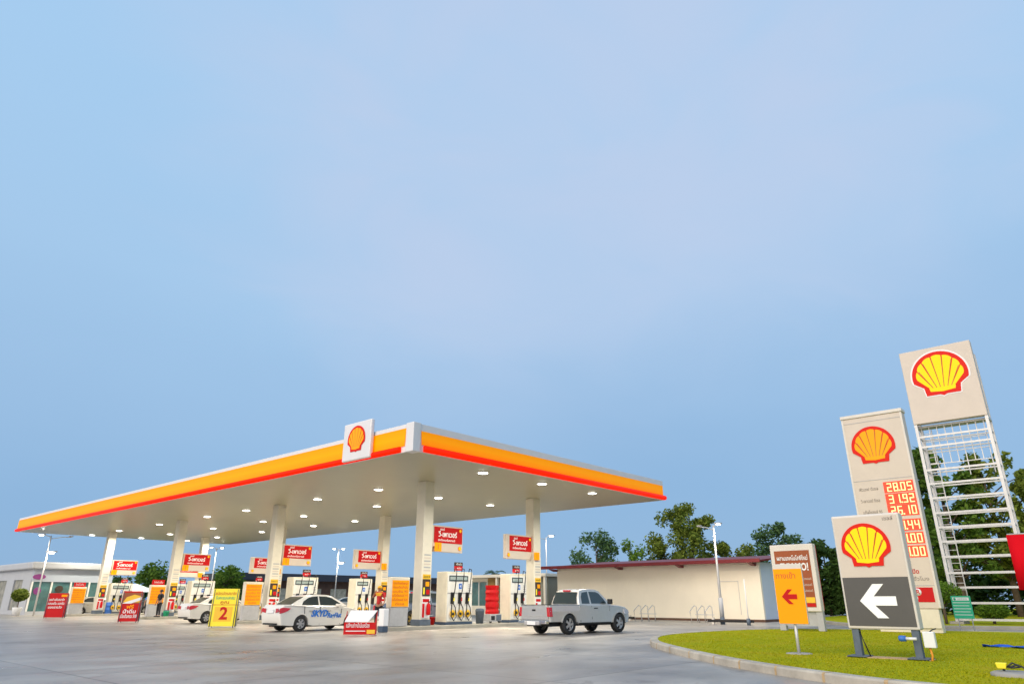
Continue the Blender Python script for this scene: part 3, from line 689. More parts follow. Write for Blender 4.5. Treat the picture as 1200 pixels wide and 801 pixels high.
def sedan(loc, rz, paint, label, rim='alloy', writing=None):
    t = thing('sedan', loc, label, 'car', None, rz)
    # x from tail (0) to nose (4.4)
    hwb = lambda x, z: .85 * (1 - .10 * max(0, (.55 - x) / .55) ** 2 - .14 * max(0, (x - 3.7) / .7) ** 2) - .03 * max(0, (z - .75) / .3) - .04 * max(0, (.35 - z) / .2)
    low = [(.05, .42), (.10, .26)] + [(.60, .22)] + [(x, z) for x, z in arc(.98, .31, .37, 190, -10, 12)][0:] + [(1.6, .20), (2.9, .20)] + arc(3.55, .31, .37, 190, -10, 12) + [(4.2, .22), (4.36, .28), (4.42, .45), (4.38, .62), (4.22, .76), (3.8, .86), (3.30, .965), (2.6, 1.0), (1.5, 1.02), (.85, 1.045), (.35, 1.07), (.14, 1.06), (.06, .92), (.0, .70)]
    mb = MB(); profile_solid(mb, low, hwb, paint); mb.build('body', t, smooth=True, bevel=.02)
    hwc = lambda x, z: .80 - (z - .98) * .42 - .02 * (x - .5)
    cab = [(.50, 1.03), (.85, 1.22), (1.20, 1.38), (1.55, 1.455), (1.95, 1.48), (2.35, 1.465), (2.65, 1.41), (3.05, 1.20), (3.42, .97), (2.4, .98), (1.2, .99)]
    mb = MB(); profile_solid(mb, cab, hwc, paint); mb.build('roof', t, smooth=True, bevel=.02)
    for s_ in (-1, 1):
        mb = MB(); side_patch(mb, [(1.00, 1.05), (1.10, 1.20), (1.38, 1.35), (1.60, 1.39), (1.86, 1.41), (1.86, 1.04)], hwc, 'glass', sides=(s_,)); mb.build('rear_side_window', t)
    for s_ in (-1, 1):
        mb = MB(); side_patch(mb, [(1.93, 1.04), (1.93, 1.41), (2.30, 1.40), (2.58, 1.34), (3.0, 1.12), (3.05, 1.03)], hwc, 'glass', sides=(s_,)); mb.build('front_side_window', t)
    mb = MB(); mb.add([(.56, -.60, 1.085), (.56, .60, 1.085), (1.17, .52, 1.385), (1.17, -.52, 1.385), (.60, -.60, 1.05), (.60, .60, 1.05), (1.22, .52, 1.35), (1.22, -.52, 1.35)], [(0, 1, 2, 3), (4, 7, 6, 5), (0, 3, 7, 4), (1, 5, 6, 2), (0, 4, 5, 1), (3, 2, 6, 7)], 'glass'); mb.build('rear_window', t)
    mb = MB(); mb.add([(3.40, -.62, 1.01), (3.40, .62, 1.01), (2.72, .54, 1.405), (2.72, -.54, 1.405), (3.35, -.62, .98), (3.35, .62, .98), (2.68, .54, 1.37), (2.68, -.54, 1.37)], [(0, 1, 2, 3), (4, 7, 6, 5), (0, 3, 7, 4), (1, 5, 6, 2), (0, 4, 5, 1), (3, 2, 6, 7)], 'glass'); mb.build('windscreen', t)
    for s in (-1, 1):
        mb = MB(); mb.prism([(-.005, .72), (.0, .92), (.10, .96), (.46, .93), (.32, .82), (.12, .75)], lambda a, b, d: (a, s * (hwb(a, b) + .012 - d * .06), b), 0, 1, 'lamp_red')
        mb.prism([(.40, .74), (.40, .92), (.66, .93), (.70, .80)], lambda a, b, d: (.02 - (a - .4) * .15 - d * .03, s * a, b), 0, 1, 'lamp_red'); mb.build('tail_light', t, bevel=.01)
        mb = MB(); mb.prism([(3.9, .70), (3.80, .80), (4.15, .74), (4.36, .64), (4.30, .60)], lambda a, b, d: (a, s * (hwb(a, b) + .012 - d * .05), b), 0, 1, 'lamp_clear'); mb.build('headlight', t)
        mb = MB(); mb.box(2.72, 2.90, s * .84 - .09, s * .84 + .09, .98, 1.10, paint); mb.build('mirror', t, bevel=.03)
        for hx in (1.35, 2.25):
            mb = MB(); mb.box(hx, hx + .18, s * .845 - .02, s * .845 + .02, .80, .83, 'chrome'); mb.build('door_handle', t)
    mb = MB(); side_patch(mb, [(1.12, .70), (1.12, 1.0), (1.13, 1.0), (1.13, .70)], hwb, 'under', .004); side_patch(mb, [(1.90, .26), (1.90, 1.0), (1.912, 1.0), (1.912, .26)], hwb, 'under', .004); side_patch(mb, [(2.95, .26), (3.02, .90), (3.032, .90), (2.962, .26)], hwb, 'under', .004); mb.build('door_gap', t)
    mb = MB(); mb.box(-.03, .02, -.26, .26, .74, .87, 'white'); mb.build('number_plate', t)
    mb = MB(); mb.box(-.02, .06, -.5, .5, .28, .34, 'under'); mb.build('bumper_trim', t)
    mb = MB(); mb.box(.4, 4.0, -.70, .70, .18, .34, 'under'); mb.build('underbody', t)
    for x in (.98, 3.55):
        for s in (-1, 1): wheel(t, x, s * .755, .315, .19, rim)
    if writing:
        mb = MB(); F = lambda a, b, d: (a, -(hwb(a, b) + .012 + d), b)
        text(mb, F, writing[0], .36, 1.86, .70, 0, 'car_blue', bold=.04, slant=.3, width=.86); text(mb, F, writing[1], .27, 2.62, .62, 0, 'car_blue', bold=.03, slant=.3, width=.74); mb.build('door_lettering', t)
    return t
sedan((16.55, 28.45, 0), 0, 'car_white', 'white sedan with blue lettering on its door', writing=('SKYD', 'RagFlut'))
sedan((18.75, 41.6, 0), 0, 'car_white', 'plain white sedan partly behind the yellow number 2 board')

def pickup(loc, rz, paint, label, rim='alloy', group=None):
    t = thing('pickup_truck', loc, label, 'pickup truck', group, rz)
    hwb = lambda x, z: .86 * (1 - .03 * max(0, (.5 - x) / .5) ** 2 - .13 * max(0, (x - 4.2) / .75) ** 2) - .05 * max(0, (z - .80) / .3) - .03 * max(0, (.55 - z) / .2)
    low = [(.06, .46), (.55, .46)] + arc(1.10, .38, .44, 170, 10, 12) + [(1.65, .36), (3.55, .36)] + arc(4.15, .38, .44, 178, 2, 12) + [(4.75, .34), (4.90, .42), (4.96, .62), (4.90, .86), (4.70, .97), (4.2, 1.04), (3.60, 1.08), (2.6, 1.06), (1.72, 1.07), (1.70, .86), (.06, .86)]
    mb = MB(); profile_solid(mb, low, hwb, paint); mb.build('body', t, smooth=True, bevel=.02)
    for s in (-1, 1):     # bed sides
        mb = MB(); mb.prism([(.05, .83), (1.72, .83), (1.72, 1.07), (.05, 1.07)], lambda a, b, d: (a, s * (hwb(a, b) + .003 - d), b), 0, .07, paint); mb.build('bed_side', t, bevel=.012)
        mb = MB(); mb.prism([(.02, 1.07), (1.72, 1.07), (1.72, 1.085), (.02, 1.085)], lambda a, b, d: (a, s * (hwb(a, b) - .0 - d), b), 0, .09, 'under'); mb.build('bed_rail', t)
    mb = MB(); mb.box(0, .06, -.745, .745, .56, 1.06, paint); mb.box(-.012, .0, -.62, .62, .66, .98, paint)
    tg = mb.build('tailgate', t, bevel=.02, bseg=3)
    mb = MB(); mb.box(-.03, -.01, -.09, .09, .86, .92, 'under'); mb.build('handle', tg)
    mb = MB(); mb.box(-.14, .03, -.78, .78, .40, .52, 'chrome'); mb.box(-.16, -.02, -.42, .42, .36, .50, 'grey_metal'); mb.build('bumper', t, bevel=.02)
    mb = MB(); mb.box(-.175, -.155, -.22, .22, .36, .49, 'white'); mb.build('number_plate', t)
    hwc = lambda x, z: .795 - (z - 1.05) * .30 - .02 * (x - 1.7)
    cab = [(1.74, 1.05), (1.80, 1.36), (1.92, 1.60), (2.15, 1.665), (2.60, 1.685), (3.0, 1.66), (3.18, 1.60), (3.50, 1.33), (3.80, 1.06), (3.0, 1.04), (2.3, 1.04)]
    mb = MB(); profile_solid(mb, cab, hwc, paint); mb.build('cab', t, smooth=True, bevel=.02)
    for s_ in (-1, 1):
        mb = MB(); side_patch(mb, [(1.93, 1.12), (1.97, 1.38), (2.08, 1.54), (2.42, 1.58), (2.42, 1.12)], hwc, 'glass', sides=(s_,)); mb.build('rear_side_window', t)
    for s_ in (-1, 1):
        mb = MB(); side_patch(mb, [(2.52, 1.12), (2.52, 1.58), (2.95, 1.57), (3.12, 1.52), (3.36, 1.30), (3.50, 1.12)], hwc, 'glass', sides=(s_,)); mb.build('front_side_window', t)
    mb = MB(); mb.add([(1.695, -.66, 1.12), (1.695, .66, 1.12), (1.845, .58, 1.56), (1.845, -.58, 1.56), (1.80, -.66, 1.12), (1.80, .66, 1.12), (1.95, .58, 1.56), (1.95, -.58, 1.56)], [(0, 1, 2, 3), (4, 7, 6, 5), (0, 3, 7, 4), (1, 5, 6, 2), (0, 4, 5, 1), (3, 2, 6, 7)], 'glass'); mb.build('rear_window', t)
    mb = MB(); mb.add([(3.80, -.62, 1.10), (3.80, .62, 1.10), (3.24, .55, 1.59), (3.24, -.55, 1.59), (3.74, -.62, 1.08), (3.74, .62, 1.08), (3.18, .55, 1.55), (3.18, -.55, 1.55)], [(0, 1, 2, 3), (4, 7, 6, 5), (0, 3, 7, 4), (1, 5, 6, 2), (0, 4, 5, 1), (3, 2, 6, 7)], 'glass'); mb.build('windscreen', t)
    mb = MB(); mb.box(1.86, 1.92, -.20, .20, 1.585, 1.64, 'lamp_red'); mb.build('brake_light', t)
    for s in (-1, 1):
        mb = MB(); mb.prism([(-.01, .66), (-.01, 1.00), (.17, 1.00), (.17, .66)], lambda a, b, d: (a, s * (hwb(a, b) + .012 - d), b), 0, .13, 'lamp_red'); mb.build('tail_light', t, bevel=.015)
        mb = MB(); mb.prism([(4.55, .70), (4.50, .90), (4.80, .88), (4.92, .74)], lambda a, b, d: (a, s * (hwb(a, b) + .01 - d), b), 0, .08, 'lamp_clear'); mb.build('headlight', t)
        mb = MB(); mb.box(3.42, 3.56, s * .93 - .10, s * .93 + .10, 1.10, 1.30, 'under'); mb.build('mirror', t, bevel=.03)
        mb = MB(); mb.box(2.60, 2.80, s * .845 - .015, s * .845 + .025, .93, .965, 'under'); mb.build('door_handle', t)
        mb = MB(); mb.prism(arc(1.10, .38, .45, 172, 8, 14) + arc(1.10, .38, .40, 8, 172, 14), lambda a, b, d: (a, s * (hwb(a, b) + .012 - d), b), 0, .06, paint); mb.prism(arc(4.15, .38, .45, 178, 2, 14) + arc(4.15, .38, .40, 2, 178, 14), lambda a, b, d: (a, s * (hwb(a, b) + .012 - d), b), 0, .06, paint); mb.build('wheel_arch', t)
    mb = MB(); side_patch(mb, [(1.76, .45), (1.76, 1.04), (1.775, 1.04), (1.775, .45)], hwb, 'under', .004); side_patch(mb, [(2.46, .40), (2.46, 1.04), (2.472, 1.04), (2.472, .40)], hwb, 'under', .004); side_patch(mb, [(3.60, .40), (3.56, 1.02), (3.572, 1.02), (3.612, .40)], hwb, 'under', .004); side_patch(mb, [(1.66, .36), (1.66, .42), (3.6, .42), (3.6, .36)], hwb, 'under', .01); mb.build('door_gap', t)
    mb = MB(); mb.box(.2, 4.6, -.62, .62, .30, .60, 'under'); mb.tube([(1.1, -.7, .37), (1.1, .7, .37)], .06, 'under'); mb.build('chassis', t)
    for x in (1.10, 4.15):
        for s in (-1, 1): wheel(t, x, s * .745, .37, .23, rim, 5)
    return t
a = R(-6); lx, ly = 1.10, -.80
pickup((23.05 - (lx * math.cos(a) - ly * math.sin(a)), 17.5 - (lx * math.sin(a) + ly * math.cos(a)), 0), a, 'car_silver', 'silver extended cab pickup truck leaving the canopy')
pickup((22.95, 28.9, 0), 0, 'car_grey_blue', 'grey blue pickup seen between the notice board and nearest front column', rim='gold_alloy')
sedan((41.0, 60, 0), R(-40), 'car_silver', 'small silver car parked beyond the sedan bonnet')
sedan((21.2, 69.3, 0), 0, 'car_silver', 'silver car behind the farthest orange notice board')
sedan((26.5, 69.6, 0), 0, 'car_dark', 'dark car behind the farthest front canopy column')

# ------------------------------------------------------------------ people
def skin_obj(name, verts, edges, m, parent, sub=2):
    me = bpy.data.meshes.new(name); me.from_pydata([v[:3] for v in verts], edges, []); me.materials.append(M[m])
    o = bpy.data.objects.new(name, me); C.objects.link(o); o.parent = parent
    sk = o.modifiers.new('skin', 'SKIN'); sk.use_smooth_shade = True
    for i, v in enumerate(verts):
        d = me.skin_vertices[0].data[i]; r = v[3]; d.radius = r if isinstance(r, tuple) else (r, r); d.use_root = (i == 0)
    s = o.modifiers.new('sub', 'SUBSURF'); s.levels = sub; s.render_levels = sub
    return o
def person(loc, rz, label, shirt, trouser, cap, arms, scale=1.0, apron=None):
    t = thing('person', loc, label, 'person', None, rz); t.scale = (scale,) * 3
    # local: faces +x ; y left ; height 1.70
    V = [(0, 0, .92, (.13, .10)), (0, 0, 1.10, (.12, .09)), (0, 0, 1.30, (.155, .10)), (0, 0, 1.43, (.10, .08)), (.01, 0, 1.49, .055), (.02, 0, 1.545, .07), (.03, 0, 1.62, .095), (.02, 0, 1.69, .07)]
    E = [(i, i + 1) for i in range(7)]
    for k, s in enumerate((-1, 1)):
        el, wr, ha = arms[k]; b = len(V)
        V += [(0, s * .17, 1.40, .058), (el[0], s * el[1], el[2], .042), (wr[0], s * wr[1], wr[2], .027), (ha[0], s * ha[1], ha[2], .034)]
        E += [(3, b), (b, b + 1), (b + 1, b + 2), (b + 2, b + 3)]
        d = (Vector((ha[0], s * ha[1], ha[2])) - Vector((wr[0], s * wr[1], wr[2]))).normalized(); sd = Vector((0, 0, 1)).cross(d).normalized() if abs(d.z) < .9 else Vector((1, 0, 0))
        hp = Vector((ha[0], s * ha[1], ha[2]))
        for q in range(4):
            p1 = hp + d * .05 + sd * (q - 1.5) * .021; p2 = p1 + d * (.045 - abs(q - 1.5) * .006) + d.cross(sd) * .015
            V += [(*p1, .010), (*p2, .008)]; E += [(b + 3, len(V) - 2), (len(V) - 2, len(V) - 1)]
        p1 = hp - sd * .045 + d * .01; p2 = p1 + d * .035 - sd * .008; V += [(*p1, .011), (*p2, .009)]; E += [(b + 3, len(V) - 2), (len(V) - 2, len(V) - 1)]
        b = len(V); V += [(0, s * .09, .86, .085), (.02, s * .10, .48, .055), (-.01, s * .11, .10, .038), (.12, s * .12, .035, .034)]
        E += [(0, b), (b, b + 1), (b + 1, b + 2), (b + 2, b + 3)]
    skin_obj('body', V, E, 'skin', t)
    V = [(0, 0, .90, (.16, .125)), (0, 0, 1.10, (.15, .11)), (0, 0, 1.30, (.18, .12)), (0, 0, 1.43, (.11, .09))]; E = [(0, 1), (1, 2), (2, 3)]
    for k, s in enumerate((-1, 1)):
        el = Vector((arms[k][0][0], s * arms[k][0][1], arms[k][0][2])); sh = Vector((0, s * .175, 1.40)); mid = sh.lerp(el, .75); b = len(V)
        V += [(*sh, .075), (*mid, .065)]; E += [(3, b), (b, b + 1)]
    skin_obj('shirt', V, E, shirt, t)
    V = [(0, 0, .95, (.155, .12))]; E = []
    for s in (-1, 1):
        b = len(V); V += [(0, s * .09, .84, .10), (.02, s * .10, .48, .075), (-.01, s * .11, .09, .06)]; E += [(0, b), (b, b + 1), (b + 1, b + 2)]
    skin_obj('trousers', V, E, trouser, t)
    for s in (-1, 1):
        mb = MB(); mb.box(-.08, .19, s * .115 - .05, s * .115 + .05, 0, .075, 'black'); mb.build('shoe', t, bevel=.025)
    # face: eyes, nose, mouth, ears
    mb = MB()
    for s in (-1, 1): mb.box(.105, .122, s * .035 - .014, s * .035 + .014, 1.605, 1.620, 'black')
    mb.box(.10, .115, -.028, .028, 1.535, 1.545, 'lamp_red'); mb.build('face_features', t)
    mb = MB(); mb.prism([(.10, 1.565), (.145, 1.570), (.11, 1.615)], lambda a_, b_, d_: (a_, d_, b_), -.014, .014, 'skin')
    for s in (-1, 1): mb.box(.0, .05, s * .092 - .01, s * .092 + .01, 1.575, 1.635, 'skin')
    mb.build('nose_and_ears', t)
    mb = MB()
    prof = [(.106, 1.60 - .02), (.112, 1.65), (.098, 1.70), (.06, 1.735), (.01, 1.745)]
    mb.lathe([(r_, h_) for r_, h_ in prof], (-.005, 0, 0), (0, 0, 1), cap or 'hair', 16)
    if cap: mb.prism([(.09, -.08), (.20, -.06), (.22, 0), (.20, .06), (.09, .08)], lambda a_, b_, d_: (a_, b_, 1.655 + d_), 0, .015, cap)
    mb.build('cap' if cap else 'hair', t)
    if apron:
        mb = MB(); mb.prism([(-.10, 1.30), (.10, 1.30), (.17, 1.44), (-.17, 1.44)], lambda a_, b_, d_: (.125 + d_, a_, b_), 0, .03, apron); mb.build('vest', t, bevel=.02)
    return t
person((19.95, 25.45, .16), R(215), 'attendant in red and yellow shirt with cap raising a hand beside the notice board', 'shirt_red', 'cloth_black', 'shirt_yellow',
       [((.06, .30, 1.22), (.22, .18, 1.38), (.26, .12, 1.46)), ((.02, .28, 1.14), (.16, .26, .98), (.22, .24, .94))], .97, 'shirt_yellow')
person((21.3, 51.0, .16), R(200), 'person in black clothes standing by the third front column', 'cloth_black', 'cloth_black', None,
       [((.0, .24, 1.12), (.08, .26, .88), (.10, .26, .80)), ((.02, .25, 1.12), (.18, .20, 1.0), (.24, .16, 1.0))], 1.0)
person((26.0, 64.6, 0), R(250), 'distant person in blue shirt by the green tent', 'blue_sticker', 'cloth_black', None,
       [((.0, .24, 1.12), (.08, .26, .88), (.10, .26, .80)), ((.0, .25, 1.12), (.06, .26, .90), (.08, .26, .82))], 1.0)

# ------------------------------------------------------------------ roadside signs
# arrow sign
t = thing('direction_sign', (16.95, 4.5, .14), 'large scallop emblem sign with white arrow on dark panel', 'sign')
mb = MB(); mb.box(-.10, .22, -.70, .70, .56, 2.92, 'sign_frame'); mb.build('cabinet', t, bevel=.03)
F = FX(-.102, 0, 0)
mb = MB(); rect(mb, F, -.655, .655, 1.60, 2.87, 0, .008, 'sign_cream'); rect(mb, F, -.655, .655, .62, 1.595, 0, .008, 'dark_grey'); fp = mb.build('face_panel', t)
mb = MB(); emblem(mb, F, -.06, 2.20, .50, .010); mb.build('emblem', t)
mb = MB(); arrow(mb, F, -.36, .36, .78, 1.46, .010, 'white_lit', .18); mb.build('arrow', t)
mb = MB(); text(mb, F, 'เชลล์', .11, .47, 2.80, .009, 'grey_text', bold=.01); mb.build('lettering', t)
for s in (-1, 1):
    mb = MB(); mb.box(-.06, .10, s * .58 - .07, s * .58 + .07, .0, .56, 'slate'); l_ = mb.build('leg', t, bevel=.01)
    mb = MB(); mb.box(-.2, .24, s * .58 - .2, s * .58 + .2, -.005, .035, 'slate'); mb.build('foot_plate', l_)
mb = MB(); mb.tube([(-.02, -.1 + .6, .50), (-.05, .42, .25), (-.02, .36, .02)], .014, 'black', 6); mb.build('cable', t)
t = thing('footing', (16.95, 4.5, .135), 'flat concrete strip in the grass under the arrow sign legs', 'footing'); mb = MB(); mb.box(-.20, .26, -.80, .80, -.03, .02, 'kerb_joint'); mb.build('slab', t)
t = thing('junction_box', (16.80, 3.72, .36), 'white electrical box with blue plug on right leg of arrow sign', 'electrical box')
mb = MB(); mb.box(-.07, .07, -.17, .04, .02, .32, 'white'); mb.build('box', t, bevel=.015)
mb = MB(); mb.lathe([(.055, 0), (.06, .1), (.045, .13)], (-.04, .36, .18), (0, 1, 0), 'blue_sticker', 14); mb.lathe([(.03, -.2), (.03, 0)], (-.04, .36, .18), (0, 1, 0), 'white', 10); mb.build('plug', t)
mb = MB(); mb.tube([(0, -.04, .04), (.0, -.06, -.12), (-.03, -.02, -.34)], .022, 'cord_orange', 6); mb.tube([(0, -.06, .30), (.05, -.14, .36), (.08, -.20, .38)], .012, 'black', 6); mb.build('conduit', t)
# yellow entrance sign
t = thing('entrance_sign', (16.95, 6.39, .14), 'narrow yellow sign with red arrow on a single grey post', 'sign')
mb = MB(); mb.box(-.03, .03, -.335, .335, .62, 1.93, 'sign_frame'); mb.build('panel', t, bevel=.008)
F = FX(-.031, 0, 0); mb = MB(); rect(mb, F, -.33, .33, .63, 1.82, 0, .006, 'orange'); mb.build('yellow_face', t)
mb = MB(); arrow(mb, F, -.19, .16, 1.05, 1.37, .008, 'red', .22); mb.build('arrow', t)
mb = MB(); text(mb, F, 'ทางเข้า', .17, -.05, 1.66, .007, 'orange_text', bold=.012); mb.build('lettering', t)
mb = MB(); mb.tube([(.04, 0, 0), (.04, 0, .7)], .035, 'galv', 10); mb.lathe([(.28, -.03), (.28, .012), (.25, .018)], (.04, 0, 0), (0, 0, 1), 'concrete_pad', 20); mb.build('post', t)
# brown poster sign
t = thing('poster_sign', (29.08, 10.66, .14), 'big framed brown poster sign on grey legs behind the yellow arrow sign', 'sign')
mb = MB(); mb.box(-.14, .20, -.86, .86, .70, 3.22, 'sign_frame'); mb.build('cabinet', t, bevel=.03)
F = FX(-.142, 0, 0); mb = MB(); rect(mb, F, -.70, .70, .86, 2.98, 0, .008, 'sign_brown'); mb.build('poster', t)
mb = MB(); text(mb, F, 'ผสานเทคโนโลยีใหม่', .22, 0, 2.68, .010, 'white', width=1.22, bold=.02); mb.build('headline', t); mb = MB(); text(mb, F, 'FULLMO!', .40, .05, 2.34, .010, 'white', width=1.1, bold=.03); mb.build('headline', t); mb = MB()
for k in range(3): text(mb, F, 'ดูแลเครื่องยนต์', .12, .35, 1.9 - k * .22, .010, 'sign_cream', width=.6)
mb.build('lettering', t)
mb = MB(); mb.box(.202, .25, -.85, .85, .75, 3.15, 'red'); mb.build('back_panel', t)
for s in (-1, 1):
    mb = MB(); mb.box(-.08, .14, s * .74 - .12, s * .74 + .12, 0, .70, 'grey_metal'); mb.build('leg', t, bevel=.01)
mb = MB(); mb.box(-.02, .08, -.64, .64, .18, .70, 'grey_metal'); mb.build('lower_panel', t)
mb = MB(); rect(mb, F, .10, .68, 1.02, 1.22, .008, .012, 'yellow'); mb.build('yellow_strip', t)
mb = MB(); rect(mb, F, .10, .68, .88, 1.0, .008, .012, 'red'); mb.build('red_strip', t)
# price pylon
t = thing('price_pylon', (30.36, 7.17, .14), 'tall cream price sign with glowing red digits and scallop emblem', 'price sign')
ya, yb = -1.15, 1.15
mb = MB(); mb.box(-.02, .50, ya, yb, .82, 8.22, 'sign_cream'); mb.build('cabinet', t, bevel=.03)
mb = MB(); mb.box(-.06, .54, ya - .03, yb + .03, 8.22, 8.36, 'sign_frame'); mb.build('cap', t, bevel=.02)
mb = MB(); mb.box(.03, .45, ya + .1, yb - .1, 0, .82, 'cream_metal')
mb.build('base', t, bevel=.01)
F = FX(-.022, 0, 0); mb = MB()
for z in (8.0, 5.62, 3.60, 1.62): rect(mb, F, -1.13, 1.13, z, z + .02, 0, .008, 'grey_metal')
rect(mb, F, -1.15, -1.08, .85, 8.2, 0, .012, 'sign_frame'); rect(mb, F, 1.08, 1.15, .85, 8.2, 0, .012, 'sign_frame'); mb.build('trim', t)
mb = MB(); emblem(mb, F, -.10, 6.92, .82, .004, yel='emblem_amber'); mb.build('emblem', t)
SEG = {'0': 'abcdef', '1': 'bc', '2': 'abged', '3': 'abgcd', '4': 'fgbc', '5': 'afgcd', '6': 'afgedc', '8': 'abcdefg', '9': 'abcdfg'}
def seven(mb, F, ch, a, b, w, h, m):
    k = .038; hh = h / 2
    g = {'a': (a, a + w, b + h - k, b + h), 'g': (a, a + w, b + hh - k / 2, b + hh + k / 2), 'd': (a, a + w, b, b + k), 'f': (a, a + k, b + hh, b + h), 'b': (a + w - k, a + w, b + hh, b + h), 'e': (a, a + k, b, b + hh), 'c': (a + w - k, a + w, b, b + hh)}
    for s in SEG[ch]:
        q = g[s]; dd = .016 if s in 'agd' else .018
        rect(mb, F, *q, .012, dd, m)
rows = [('28.05', 5.12, 'ฟิวเซฟ ดีเซล'), ('31.92', 4.66, 'วี-เพาเวอร์ ดีเซล'), ('26.10', 4.22, 'แก๊สโซฮอล์ 95'), ('1.44', 3.66, ''), ('1.00', 3.17, ''), ('1.00', 2.68, '')]
for s, z, lab in rows:
    wpan = 1.06 if len(s) == 5 else .84
    mb = MB(); rect(mb, F, 1.06 - wpan, 1.07, z - .045, z + .385, 0, .010, 'led_glow'); pn = mb.build('digit_glow_panel', t)  # emissive backing imitates the red glow around the digits
    mb = MB(); x = 1.03; cnt = 0
    for ch in reversed(s):
        if ch == '.': rect(mb, F, x - .035, x + .015, z, z + .05, .012, .016, 'led_digit'); x -= .03; continue
        x -= .19; seven(mb, F, ch, x, z, .165, .33, 'led_digit'); x -= .04
    mb.build('digits', pn)
    if lab:
        mb = MB(); text(mb, F, lab, .17, -.92, z + .16, .006, 'grey_text', align='LEFT', width=.70); mb.build('lettering', t)
mb = MB(); text(mb, F, 'เปิด', .2, .52, 2.12, .006, 'red', bold=.02); text(mb, F, '24 ชั่วโมง', .17, .55, 1.86, .006, 'grey_text', width=.8); mb.build('lettering', t)
mb = MB(); rect(mb, F, .25, 1.0, 1.05, 1.56, .0, .012, 'red_lit'); mb.build('logo_panel', t)
mb = MB(); mb.lathe([(.13, 0), (.13, .004)], F(.48, 1.40, .013), (-1, 0, 0), 'white', 18); text(mb, F, 'R', .22, .49, 1.40, .018, 'red', bold=.03); rect(mb, F, .38, .46, 1.15, 1.24, .012, .016, 'white'); mb.build('lettering', t)
mb = MB(); rect(mb, F, .2, 1.05, .16, .80, -.05, .02, 'cream_metal'); mb.build('service_door', t)

# tall lattice tower sign
XT = 42.0
t = thing('tower_sign', (XT, 6.1, .14), 'tallest sign, a cream scallop emblem box on a white ladder frame tower', 'tower sign')
ya, yb = -1.70, 1.72          # local y edges (right, left in view)
mb = MB(); mb.box(-.18, .30, ya, yb, 10.04, 14.14, 'sign_cream'); mb.build('cabinet', t, bevel=.02)
F = FX(-.182, 0, 0); mb = MB(); emblem(mb, F, .02, 12.45, 1.33, .004, halo=True); mb.build('emblem', t)
for y in (ya + .08, yb - .08):
    for x in (-.05, .95):
        mb = MB(); mb.box(x - .07, x + .07, y - .07, y + .07, 0, 10.04 if x < .5 else 13.6, 'galv'); mb.build('tower_leg', t)
rz_ = [9.32, 8.78, 7.55, 6.83, 6.09, 5.33, 4.61, 3.90, 3.16, 2.38, 1.69, .97, .21]
for z in rz_:
    mb = MB(); mb.box(-.125, -.04, ya + .15, yb - .15, z - .05, z + .05, 'galv'); mb.box(.92, .98, ya + .15, yb - .15, z - .035, z + .035, 'galv')
    for y in (ya + .08, yb - .08): mb.box(.02, .88, y - .03, y + .03, z - .03, z + .03, 'galv')
    mb.build('rung', t)
mb = MB(); mb.box(-.13, .98, ya, ya + .12, 9.88, 10.03, 'galv'); mb.box(-.13, .98, yb - .12, yb, 9.88, 10.03, 'galv'); mb.box(.3, 1.0, ya + .12, yb - .12, 9.9, 10.0, 'galv')
for k in range(9):
    y = ya + .3 + k * .36; mb.box(.40, .44, y, y + .04, 7.9 if k % 3 else 7.2, 9.9, 'galv')
for z in (7.9, 8.5, 9.1): mb.box(.38, .42, ya + .3, yb - .3, z, z + .04, 'galv')
mb.build('catwalk_frame', t)
mb = MB()
for y in (yb - .65, yb - .25): mb.box(.60, .65, y, y + .045, .1, 9.8, 'galv')
for k in range(30): mb.box(.61, .64, yb - .65, yb - .21, .3 + k * .32, .33 + k * .32, 'galv')
mb.build('ladder', t)
mb = MB()
for k in range(11): mb.box(.34, 1.0, ya + .05, ya + .09, 10.3 + k * .33, 10.34 + k * .33, 'galv'); mb.box(.34, 1.0, yb - .09, yb - .05, 10.3 + k * .33, 10.34 + k * .33, 'galv')
mb.build('rear_bracing', t)
for y in (ya + .08, yb - .08):
    mb = MB(); mb.box(-.3, 1.2, y - .3, y + .3, -.05, .12, 'concrete_pad'); mb.build('footing', t)
# green hours sign
t = thing('information_sign', (36.0, 6.35, 0), 'small green sign with white lines at the foot of the tower', 'sign')
mb = MB(); mb.box(-.03, .03, -.36, .36, .52, 1.42, 'green_sign'); mb.build('panel', t, bevel=.008)
F = FX(-.032, 0, 0); mb = MB(); rect(mb, F, -.3, .3, 1.24, 1.36, 0, .004, 'white'); mb.lathe([(.05, 0), (.05, .004)], F(-.22, 1.30, .008), (-1, 0, 0), 'green_sign', 12)
for k in range(5): rect(mb, F, -.32, .32 - .05 * (k % 2), 1.14 - k * .12, 1.16 - k * .12, 0, .004, 'white')
text(mb, F, 'เวลาทำการ', .09, .05, 1.30, .006, 'green_sign', width=.35); mb.build('lettering', t)
for s in (-.25, .25):
    mb = MB(); mb.tube([(.05, s, 0), (.05, s, 1.35)], .02, 'galv', 8); mb.build('post', t)
